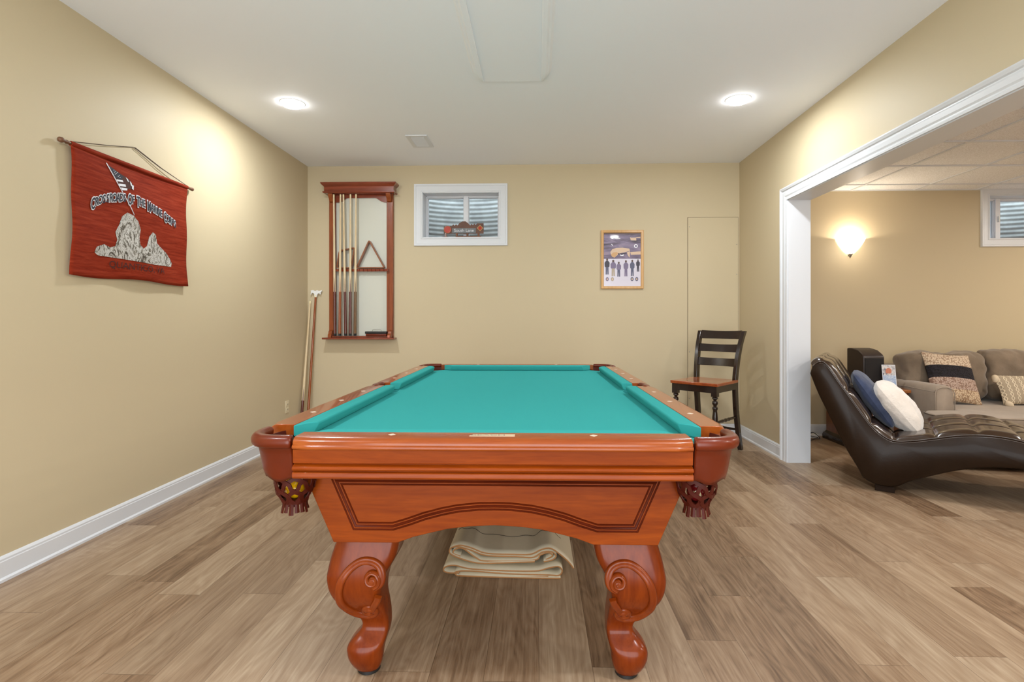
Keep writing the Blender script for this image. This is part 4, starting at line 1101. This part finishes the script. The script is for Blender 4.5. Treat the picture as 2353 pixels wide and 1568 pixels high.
# ================================================================== LOUNGE
# ---- chaise
CA = math.radians(-31.5)
cz = thing('chaise_lounge', 'dark brown leather chaise lounge with tufted curved top', 'chaise lounge', (2.30, 3.72, 0), CA)
topl = [(-0.405, 0.825), (-0.375, 0.856), (-0.335, 0.862), (-0.300, 0.825), (-0.250, 0.745), (-0.183, 0.642), (-0.119, 0.543), (-0.057, 0.452), (0.004, 0.391), (0.076, 0.357), (0.181, 0.371), (0.294, 0.401), (0.403, 0.430), (0.509, 0.445), (0.61, 0.446), (0.715, 0.430), (0.85, 0.388), (1.0, 0.335), (1.15, 0.30), (1.32, 0.285)]
botl = [(1.36, 0.25), (1.34, 0.12), (1.26, 0.047), (1.12, 0.047), (1.0, 0.13), (0.85, 0.225), (0.715, 0.258), (0.55, 0.245), (0.403, 0.205), (0.272, 0.150), (0.158, 0.095), (0.076, 0.047), (-0.02, 0.047), (-0.094, 0.080), (-0.132, 0.147), (-0.209, 0.286), (-0.287, 0.458), (-0.367, 0.635), (-0.418, 0.775)]
WD = 0.75
TP = catmull([(a, 0, b) for a, b in topl], 5); BP = catmull([(a, 0, b) for a, b in botl], 4)
outl = [(p.x, p.z) for p in TP]+[(p.x, p.z) for p in BP]
m = MB(); n_ = len(outl)
R = []
for y, k in ((0.0, 0.012), (0.012, 0.0), (WD-0.012, 0.0), (WD, 0.012)):
    C0 = Vector((0.3, 0.28)); ringp = []
    for i in range(n_):
        a = Vector(outl[i-1]); b = Vector(outl[(i+1) % n_]); t = (b-a).normalized(); nn = Vector((t.y, -t.x))
        p = Vector(outl[i])+nn*k*1.0
        ringp.append((p.x, y, p.y))
    R.append(ringp)
m.rings(R); m.build('leather_body', M['leather'], cz, smooth=50)
# tufted top
arc = [0]
for a, b in zip(TP, TP[1:]): arc.append(arc[-1]+(b-a).length)
def at_arc(s):
    s = max(0, min(arc[-1]-1e-6, s))
    for i in range(len(arc)-1):
        if arc[i] <= s <= arc[i+1]:
            f = (s-arc[i])/(arc[i+1]-arc[i]); p = TP[i].lerp(TP[i+1], f); t = (TP[i+1]-TP[i]).normalized()
            return p, Vector((-t.z, 0, t.x))
def arc_of(sx):
    return min(range(len(TP)), key=lambda i: abs(TP[i].x-sx)+(1 if TP[i].z > 0.87 else 0))
seams = [0.0]+[arc[arc_of(q)] for q in (-0.335, -0.19, -0.06, 0.08, 0.285, 0.505, 0.71, 0.92, 1.12)]+[arc[-1]]
m = MB(); NU = 220; NV = 66
def tuft(u, v):
    s = u*arc[-1]; p, nn = at_arc(s)
    for a, b in zip(seams, seams[1:]):
        if a <= s <= b: fu = (s-a)/(b-a)*2-1; break
    else: fu = 1
    wv = v*3; fv = (wv-math.floor(min(wv, 2.9999)))*2-1
    hgt = 0.030*(max(0, 1-abs(fu)**4)**0.5)*(max(0, 1-abs(fv)**7)**0.5)*(1+0.1*noise.noise(Vector((s*3, v*3, 0))))
    hgt = hgt*0.95+0.002
    return (p.x+nn.x*hgt, 0.004+v*(WD-0.008), p.z+nn.z*hgt)
m.sheet(tuft, NU, NV); m.build('tufted_top', M['leather_top'], cz, smooth=180)
for y in (0.006, WD-0.006):
    m = MB(); m.tube([(p.x, y, p.z-0.002) for p in TP], 0.006, 8); m.build('piping', M['leather_top'], cz, smooth=180)
    m = MB(); m.tube([(p.x, y-math.copysign(0.004, 0.3-y) , p.z-0.014) for p in TP[6:]], 0.0035, 6); m.build('seam_cord', M['leather_top'], cz, smooth=180)
for s in (-0.02, 1.14):
    for y in (0.03, WD-0.13):
        m = MB(); m.box(s-0.012, s+0.10, y, y+0.10, 0.0, 0.050); m.build('foot', M['foot_brown'], cz, bevel=0.004)

def pillow(name, w, h, th, mat, label, mat4, cat='pillow', puff=2.2, group=None, wob=0.0, rnd=0.0):
    m = MB(); n = 36
    for sgn in (1, -1):
        def fn(u, v):
            a, b = u*2-1, v*2-1
            e = (max(0, 1-abs(a)**puff)*max(0, 1-abs(b)**puff))**0.5
            pin = 1-0.07*(1-abs(b)**1.0)*abs(a)**3; pin2 = 1-0.07*(1-abs(a))*abs(b)**3
            z = sgn*th/2*e
            if wob: z += sgn*wob*e*noise.noise(Vector((a*3.1+sgn, b*3.1, 5)))
            rc = 1-rnd*(a*a*b*b)
            return (a*w/2*pin*rc, b*h/2*pin2*rc, z)
        m.sheet(fn, n, n)
    o = m.build(name, mat, None, smooth=180)
    o.matrix_world = mat4
    if cat: tag(o, label, cat, group)
    return o
def frame_mat(origin, xa, ya):
    xa = Vector(xa).normalized(); ya = Vector(ya); ya = (ya-xa*ya.dot(xa)).normalized(); za = xa.cross(ya)
    return Matrix.Translation(origin) @ Matrix((xa, ya, za)).transposed().to_4x4()
CAx = Vector((math.cos(CA), math.sin(CA), 0)); CWy = Vector((-math.sin(CA), math.cos(CA), 0)); P0 = Vector((2.30, 3.72, 0))
def cpt(s, w, z): return P0+CAx*s+CWy*w+Vector((0, 0, z))
bd_ = CAx*(-0.547)+Vector((0, 0, 0.837))
pillow('navy_pillow', 0.42, 0.47, 0.13, M['navy'], 'navy blue pillow lying against the back of the leather chaise', frame_mat(cpt(-0.045, 0.36, 0.590), CWy, bd_), wob=0.01, rnd=0.1)
pillow('white_pillow', 0.40, 0.43, 0.19, M['fluff'], 'fluffy white pillow leaning on the navy pillow on the chaise', frame_mat(cpt(0.100, 0.33, 0.545), CWy, CAx*(-0.62)+Vector((0, 0, 0.80))), wob=0.018, puff=2.3, rnd=0.15)

# ---- end table
et = thing('end_table', 'walnut end table with dark plinth standing between speaker and sofa', 'end table', (3.03, 5.15, 0))
m = MB(); m.box(-0.20, 0.20, -0.27, 0.27, 0.075, 0.515); m.build('cabinet_body', M['side_wood'], et, bevel=0.003)
m = MB(); m.sweep([(-0.20, -0.27, 0), (0.20, -0.27, 0), (0.20, 0.27, 0), (-0.20, 0.27, 0)], (0, 0, 1), [(0.01, 0), (-0.024, 0), (-0.026, 0.035), (-0.020, 0.055), (-0.008, 0.068), (0.0, 0.08), (0.01, 0.08)], True)
m.box(-0.199, 0.199, -0.269, 0.269, 0.001, 0.078); m.build('plinth', M['black_wood'], et, smooth=30)
m = MB(); m.prism([(-0.235, -0.30), (0.235, -0.30), (0.250, -0.20), (0.250, 0.29), (-0.235, 0.29)], 0.515, 0.545, 'z'); m.build('table_top', M['side_top'], et, bevel=0.009, seg=3)
m = MB(); m.prism([(0.20, 0.515), (0.235, 0.515), (0.225, 0.48), (0.205, 0.455), (0.20, 0.455)], -0.27, -0.20, 'y'); m.build('corbel', M['side_wood'], et, bevel=0.002)
# ---- speaker
sp = thing('loudspeaker', 'black upright loudspeaker standing on the end table', 'speaker', (3.005, 5.09, 0.546), math.radians(4))
prof = [(-0.125, 0), (0.11, 0), (0.11, 0.350), (0.06, 0.352), (-0.04, 0.336), (-0.10, 0.305), (-0.122, 0.285), (-0.125, 0.26)]
m = MB(); m.prism(prof, -0.098, 0.098, 'x'); m.build('speaker_case', M['speaker_box'], sp, bevel=0.012, seg=4, smooth=40)
m = MB(); m.box(-0.086, 0.086, -0.133, -0.122, 0.012, 0.268); m.build('speaker_grille', M['speaker'], sp, bevel=0.004)
# ---- card on the table
cd = thing('photo_card', 'tall glossy photo card propped upright against the speaker', 'card', (3.115, 4.900, 0.546), math.radians(-8))
m = MB(); m.prism([(0.0, 0.0), (0.002, 0.0), (0.040, 0.212), (0.038, 0.212)], -0.055, 0.055, 'x'); pc = m.build('card_sheet', M['ink_white'], cd, smooth=0)
def cmat():
    t = NT('card_photo_print'); v = t.coord('Object', (1, 1, 1)); n = t.noise(v, 30, 4, 0.7, 1.0)
    c = t.t.nodes.new('ShaderNodeTexCoord'); s = t.t.nodes.new('ShaderNodeSeparateXYZ'); t.l(c.outputs['Object'], s.inputs[0])
    a = t.ramp(n, [(0.35, rgb(90, 90, 110)), (0.5, rgb(200, 196, 196)), (0.65, rgb(226, 220, 214))])
    b = t.ramp(n, [(0.4, rgb(150, 172, 206)), (0.6, rgb(206, 212, 222))])
    t.l(t.mix(t.math('LESS_THAN', s.outputs[2], 0.12), a, b), t.b.inputs['Base Color']); t.b.inputs['Roughness'].default_value = 0.3; return t.m
m = MB(); m.prism([(0.0005, 0.006), (-0.0006, 0.006), (0.0358, 0.206), (0.0372, 0.206)], -0.050, 0.050, 'x'); m.build('card_picture', cmat(), cd, smooth=0)
m = MB(); R = []
m.prism([(0.024*math.cos(2*PI*k/16)-0.004, 0.155+0.030*math.sin(2*PI*k/16)) for k in range(16)], 0.0, 0.002, 'y'); q = m.build('card_flower', plain('coral_print', rgb(206, 130, 104), 0.5, var=0.3), cd, smooth=0); q.location = (0, 0.023, 0)
m = MB(); m.tube(catmull([(0.040*math.cos(2*PI*k/10), 0.030*math.sin(2*PI*k/10), 0.008+0.010*(k % 2)) for k in range(10)], 4, True), 0.0075, 8, closed=True)
tag(m.build('cord_coil', M['tassel'], None, smooth=180, loc=(2.875, 4.915, 0.546)), 'small coil of cream rope on the end table beside the card', 'rope')

# ---- sofa
sf = thing('sofa', 'taupe fabric sectional sofa with loose back cushions along the lounge wall', 'sofa', (3.30, 5.48, 0))
def soft(name, x0, x1, y0, y1, z0, z1, mat, r=0.05, n=14, wr=0.0, parent=sf, crown=0.0, seed=0, f=4):
    """rounded cushion from a superellipsoid box"""
    m = MB(); cx, cy, cz_ = (x0+x1)/2, (y0+y1)/2, (z0+z1)/2; hx, hy, hz = (x1-x0)/2, (y1-y0)/2, (z1-z0)/2
    def proj(a, b, c):
        p = Vector((a*hx, b*hy, c*hz)); q = Vector((max(-hx+r, min(hx-r, p.x)), max(-hy+r, min(hy-r, p.y)), max(-hz+r, min(hz-r, p.z))))
        d = p-q
        if d.length > 1e-9: p = q+d.normalized()*r
        k = crown*(1-a*a)*(1-b*b)*(1 if c > 0 else 0.3)
        w = wr*noise.noise(Vector((p.x*f+seed, p.y*f, p.z*f)))+wr*0.5*noise.noise(Vector((p.x*f*2.3+seed, p.y*f*2.3, p.z*f*2.3)))
        dn = p.normalized()
        return (cx+p.x+dn.x*w, cy+p.y+dn.y*w, cz_+p.z+k*c+dn.z*w)
    g = [-1+2*i/n for i in range(n+1)]
    for ax in range(3):
        for s in (-1, 1):
            vs = []
            for b in g:
                for a in g:
                    t = [0, 0, 0]; t[ax] = s; t[(ax+1) % 3] = a; t[(ax+2) % 3] = b; vs.append(proj(*t))
            m.add(vs, [(j*(n+1)+i, j*(n+1)+i+1, (j+1)*(n+1)+i+1, (j+1)*(n+1)+i) for j in range(n) for i in range(n)])
    me_o = m.build(name, mat, parent, smooth=180)
    import bmesh
    bm = bmesh.new(); bm.from_mesh(me_o.data); bmesh.ops.remove_doubles(bm, verts=bm.verts, dist=0.0005); bmesh.ops.recalc_face_normals(bm, faces=bm.faces); bm.to_mesh(me_o.data); bm.free()
    return me_o
soft('base_frame', 0.14, 2.2, -0.98, -0.02, 0.05, 0.27, M['sofa'], 0.02)
soft('back_frame', 0.0, 2.2, -0.22, -0.02, 0.05, 0.735, M['sofa'], 0.03)
# arm with a rolled outer edge
m = MB(); R = []
for y, dz in ((-0.86, -0.012), (-0.84, 0.0), (-0.6, 0.0), (-0.3, -0.006), (-0.10, -0.012)):
    k = 0.010 if y == -0.86 else 0
    R.append([(x*(1)+ (k if x < 0.08 else -k), y, z+dz-(k if z > 0.3 else 0)) for x, z in ((0.0, 0.05), (0.0, 0.555), (0.012, 0.590), (0.05, 0.612), (0.10, 0.612), (0.145, 0.590), (0.16, 0.55), (0.16, 0.05))])
m.rings(R); m.build('arm', M['sofa'], sf, smooth=45)
m = MB(); m.tube([(0.0, -0.862, 0.06), (-0.001, -0.862, 0.545), (0.010, -0.862, 0.577), (0.05, -0.862, 0.596), (0.10, -0.862, 0.596), (0.145, -0.862, 0.577), (0.158, -0.862, 0.54), (0.160, -0.862, 0.06)], 0.004, 6); m.build('piping', M['sofa'], sf, smooth=180)
m = MB(); m.tube([(0.001, -0.85, 0.558), (0.001, -0.5, 0.562), (0.001, -0.12, 0.548)], 0.0035, 6); m.build('piping', M['sofa'], sf, smooth=180)
# seat cushion: T-shaped, the front bows out before the arm
m = MB()
outline = [(-0.10, -0.90), (-0.16, -0.96), (-0.185, -1.06), (-0.17, -1.16), (-0.08, -1.215), (0.12, -1.25), (0.35, -1.285), (0.6, -1.32), (0.9, -1.34), (0.95, -1.30), (0.95, -0.25), (0.165, -0.25), (0.165, -0.88)]
m.prism(outline, 0.270, 0.415, 'z'); m.build('seat_cushion', M['sofa'], sf, smooth=50, bevel=0.022, seg=4)
m = MB(); m.tube([(x, y, 0.408) for x, y in outline[1:9]], 0.0045, 6); m.tube([(x, y, 0.278) for x, y in outline[1:9]], 0.0045, 6); m.build('piping', M['sofa'], sf, smooth=180)
m = MB(); m.prism([(x*0.98+0.01, y*0.99+0.01) for x, y in outline], 0.05, 0.268, 'z'); m.build('front_base', M['sofa'], sf, smooth=50, bevel=0.01)
soft('seat_cushion', 0.955, 2.2, -1.30, -0.25, 0.270, 0.415, M['sofa'], 0.035, crown=0.01)
soft('back_cushion', 0.055, 0.80, -0.44, -0.17, 0.415, 0.862, M['sofa_back'], 0.10, 40, 0.034, crown=0.0, seed=2, f=6)
soft('back_cushion', 0.80, 1.62, -0.42, -0.15, 0.415, 0.872, M['sofa_back'], 0.09, 40, 0.036, crown=0.0, seed=9, f=6)
soft('back_cushion', 1.62, 2.2, -0.42, -0.15, 0.415, 0.872, M['sofa_back'], 0.09, 40, 0.036, crown=0.0, seed=15, f=6)
pw = pillow('woven_pillow', 0.42, 0.47, 0.13, M['woven'], 'striped woven pillow with a black band on the sofa', frame_mat((3.685, 4.965, 0.640), (0.96, 0.0, -0.08), (-0.36, 0.40, 0.86)), wob=0.006)
lp = pillow('lumbar_pillow', 0.60, 0.27, 0.12, M['lumbar'], 'cream corded lumbar pillow with tassels on the sofa', frame_mat((4.335, 4.90, 0.545), (1.0, 0.0, 0.0), (-0.06, 0.45, 0.88)), wob=0.004)
def tassel(x, y, dx, dy):
    m = MB(); P = catmull([(x, y, 0.005), (x+dx*0.4, y+dy*0.5, 0.018), (x+dx, y+dy, 0.012)], 6)
    m.tube(P, [0.010+0.016*math.sin(PI*min(1, 0.15+0.8*i/(len(P)-1))) for i in range(len(P))], 12); m.build('tassel', M['tassel'], lp, smooth=180)
tassel(-0.288, 0.125, -0.020, -0.062); tassel(-0.285, -0.125, 0.045, -0.030); tassel(0.285, 0.125, 0.03, -0.05); tassel(0.285, -0.125, 0.03, -0.03)

# ---- wall sconce
sc_ = thing('wall_sconce', 'lit frosted bowl sconce on the lounge wall beside the opening', 'wall lamp', (3.125, YB, 1.80))
m = MB(); R = []
prof = [(0.0, 0.012), (0.020, 0.014), (0.045, 0.035), (0.075, 0.065), (0.105, 0.105), (0.125, 0.140), (0.136, 0.165)]
for r, z in prof[1:]:
    R.append([(r*math.cos(a), -0.006+r*0.85*math.sin(a), z) for a in [-PI*k/24 for k in range(25)]])
m.rings(R, closed=False, cap=False); m.build('glass_shade', M['shade'], sc_, smooth=180, solid=0.004)
m = MB(); m.lathe([(0.0005, -0.022), (0.004, -0.016), (0.008, -0.006), (0.020, 0.010), (0.020, 0.016), (0.0005, 0.018)], 16, 'z', (0, -0.014, 0)); m.build('metal_finial', M['chrome'], sc_, smooth=50)
m = MB(); m.lathe([(0.0005, -0.008), (0.045, -0.008), (0.048, 0.0)], 20, 'y', (0, 0, 0.09)); m.build('wall_plate', M['chrome'], sc_, smooth=50)
m = MB(); m.lathe([(0.008, 0.05), (0.010, 0.06), (0.020, 0.085), (0.020, 0.105), (0.0005, 0.118)], 14, 'z', (0, -0.050, 0)); m.build('lamp_bulb', glow('sconce_bulb', (1, 0.88, 0.7, 1), 6), sc_, smooth=60)
Lp = bpy.data.lights.new('sconce_light', 'POINT'); Lp.energy = 9; Lp.color = (1, 0.87, 0.69); Lp.shadow_soft_size = 0.02
lo = bpy.data.objects.new('sconce_light', Lp); COL.objects.link(lo); lo.parent = sc_; lo.location = (0, -0.055, 0.145)
Lp = bpy.data.lights.new('sconce_glow', 'POINT'); Lp.energy = 2.0; Lp.color = (1, 0.88, 0.72); Lp.shadow_soft_size = 0.04
lo = bpy.data.objects.new('sconce_glow', Lp); COL.objects.link(lo); lo.parent = sc_; lo.location = (0, -0.20, 0.06)

# ---- power strip and cord behind the casing
pw_ = thing('power_strip', 'white power strip on the floor against the lounge baseboard', 'power strip', (2.655, 5.44, 0.0))
m = MB(); m.box(-0.10, 0.10, -0.03, 0.03, 0.0, 0.038); m.build('strip_body', M['plastic_white'], pw_, bevel=0.006)
for x in (-0.05, 0.02):
    m = MB(); m.box(x-0.012, x+0.012, -0.012, 0.012, 0.036, 0.060); m.build('plug', M['black'], pw_, bevel=0.003)
m = MB(); m.tube(catmull([(2.56, 5.40, 0.006), (2.60, 5.36, 0.010), (2.66, 5.39, 0.050), (2.70, 5.40, 0.055), (2.74, 5.36, 0.010), (2.68, 5.34, 0.006), (2.62, 5.30, 0.006), (2.58, 5.33, 0.006), (2.63, 5.37, 0.030), (2.735, 5.385, 0.012)], 6), 0.0035, 6)
pc_ = m.build('power_cord', M['black'], pw_, smooth=180); pc_.location = (-2.655, -5.44, 0)

# ---- carved sign on the window sill
sg = thing('window_sign', 'small carved railway style sign with a red disc standing on the window sill', 'ornament', (-0.760, 5.610, 2.006))
m = MB(); m.box(-0.215, -0.155, -0.02, 0.02, 0, 0.012); m.box(-0.080, 0.180, -0.022, 0.022, 0, 0.016)
for x in (-0.185, -0.070, 0.040, 0.155): m.box(x-0.010, x+0.010, -0.010, 0.010, 0.010, 0.052)
m.build('sign_base', M['side_wood'], sg, bevel=0.002)
zig = [(-0.205, 0.045), (-0.205, 0.120), (-0.120, 0.125), (-0.105, 0.140), (-0.092, 0.126), (-0.078, 0.142), (-0.062, 0.128), (-0.045, 0.150), (-0.015, 0.170), (0.020, 0.172), (0.052, 0.148), (0.070, 0.128), (0.085, 0.146), (0.098, 0.130), (0.112, 0.150), (0.126, 0.132), (0.140, 0.150), (0.208, 0.150), (0.208, 0.045)]
m = MB(); m.prism(zig, -0.006, 0.008, 'y'); m.build('carved_panel', M['train_brown'], sg, bevel=0.0015)
m = MB(); m.box(-0.118, 0.128, -0.010, -0.005, 0.050, 0.100); m.build('lettered_plate', M['train_grey'], sg, bevel=0.001)
m = MB(); m.lathe([(0.0003, -0.014), (0.010, -0.013), (0.030, -0.010), (0.035, -0.012), (0.039, -0.012), (0.040, -0.005)], 28, 'y', (-0.165, 0, 0.086)); m.build('red_disc', M['train_red'], sg, smooth=50)
m = MB(); m.tube([(-0.165+0.037*math.cos(2*PI*k/28), -0.012, 0.086+0.037*math.sin(2*PI*k/28)) for k in range(28)], 0.0022, 6, closed=True); m.build('disc_rim', M['gold'], sg, smooth=180)
m = MB(); m.prism([(0.172+0.034*math.cos(PI/2*k), 0.100+0.034*math.sin(PI/2*k)) for k in range(4)], -0.012, -0.006, 'y'); m.build('diamond_plate', M['gold'], sg, bevel=0.001)
m = MB(); m.lathe([(0.0003, -0.018), (0.012, -0.016), (0.020, -0.011)], 20, 'y', (0.172, 0, 0.100)); m.build('red_boss', M['train_red'], sg, smooth=50)
v, f = text_mesh('South Lane', 0.044); m = MB(); m.add([(p[0]*1.05+0.005, -0.0112, p[1]+0.062) for p in v], f); m.build('sign_lettering', M['ink_white'], sg, smooth=0)
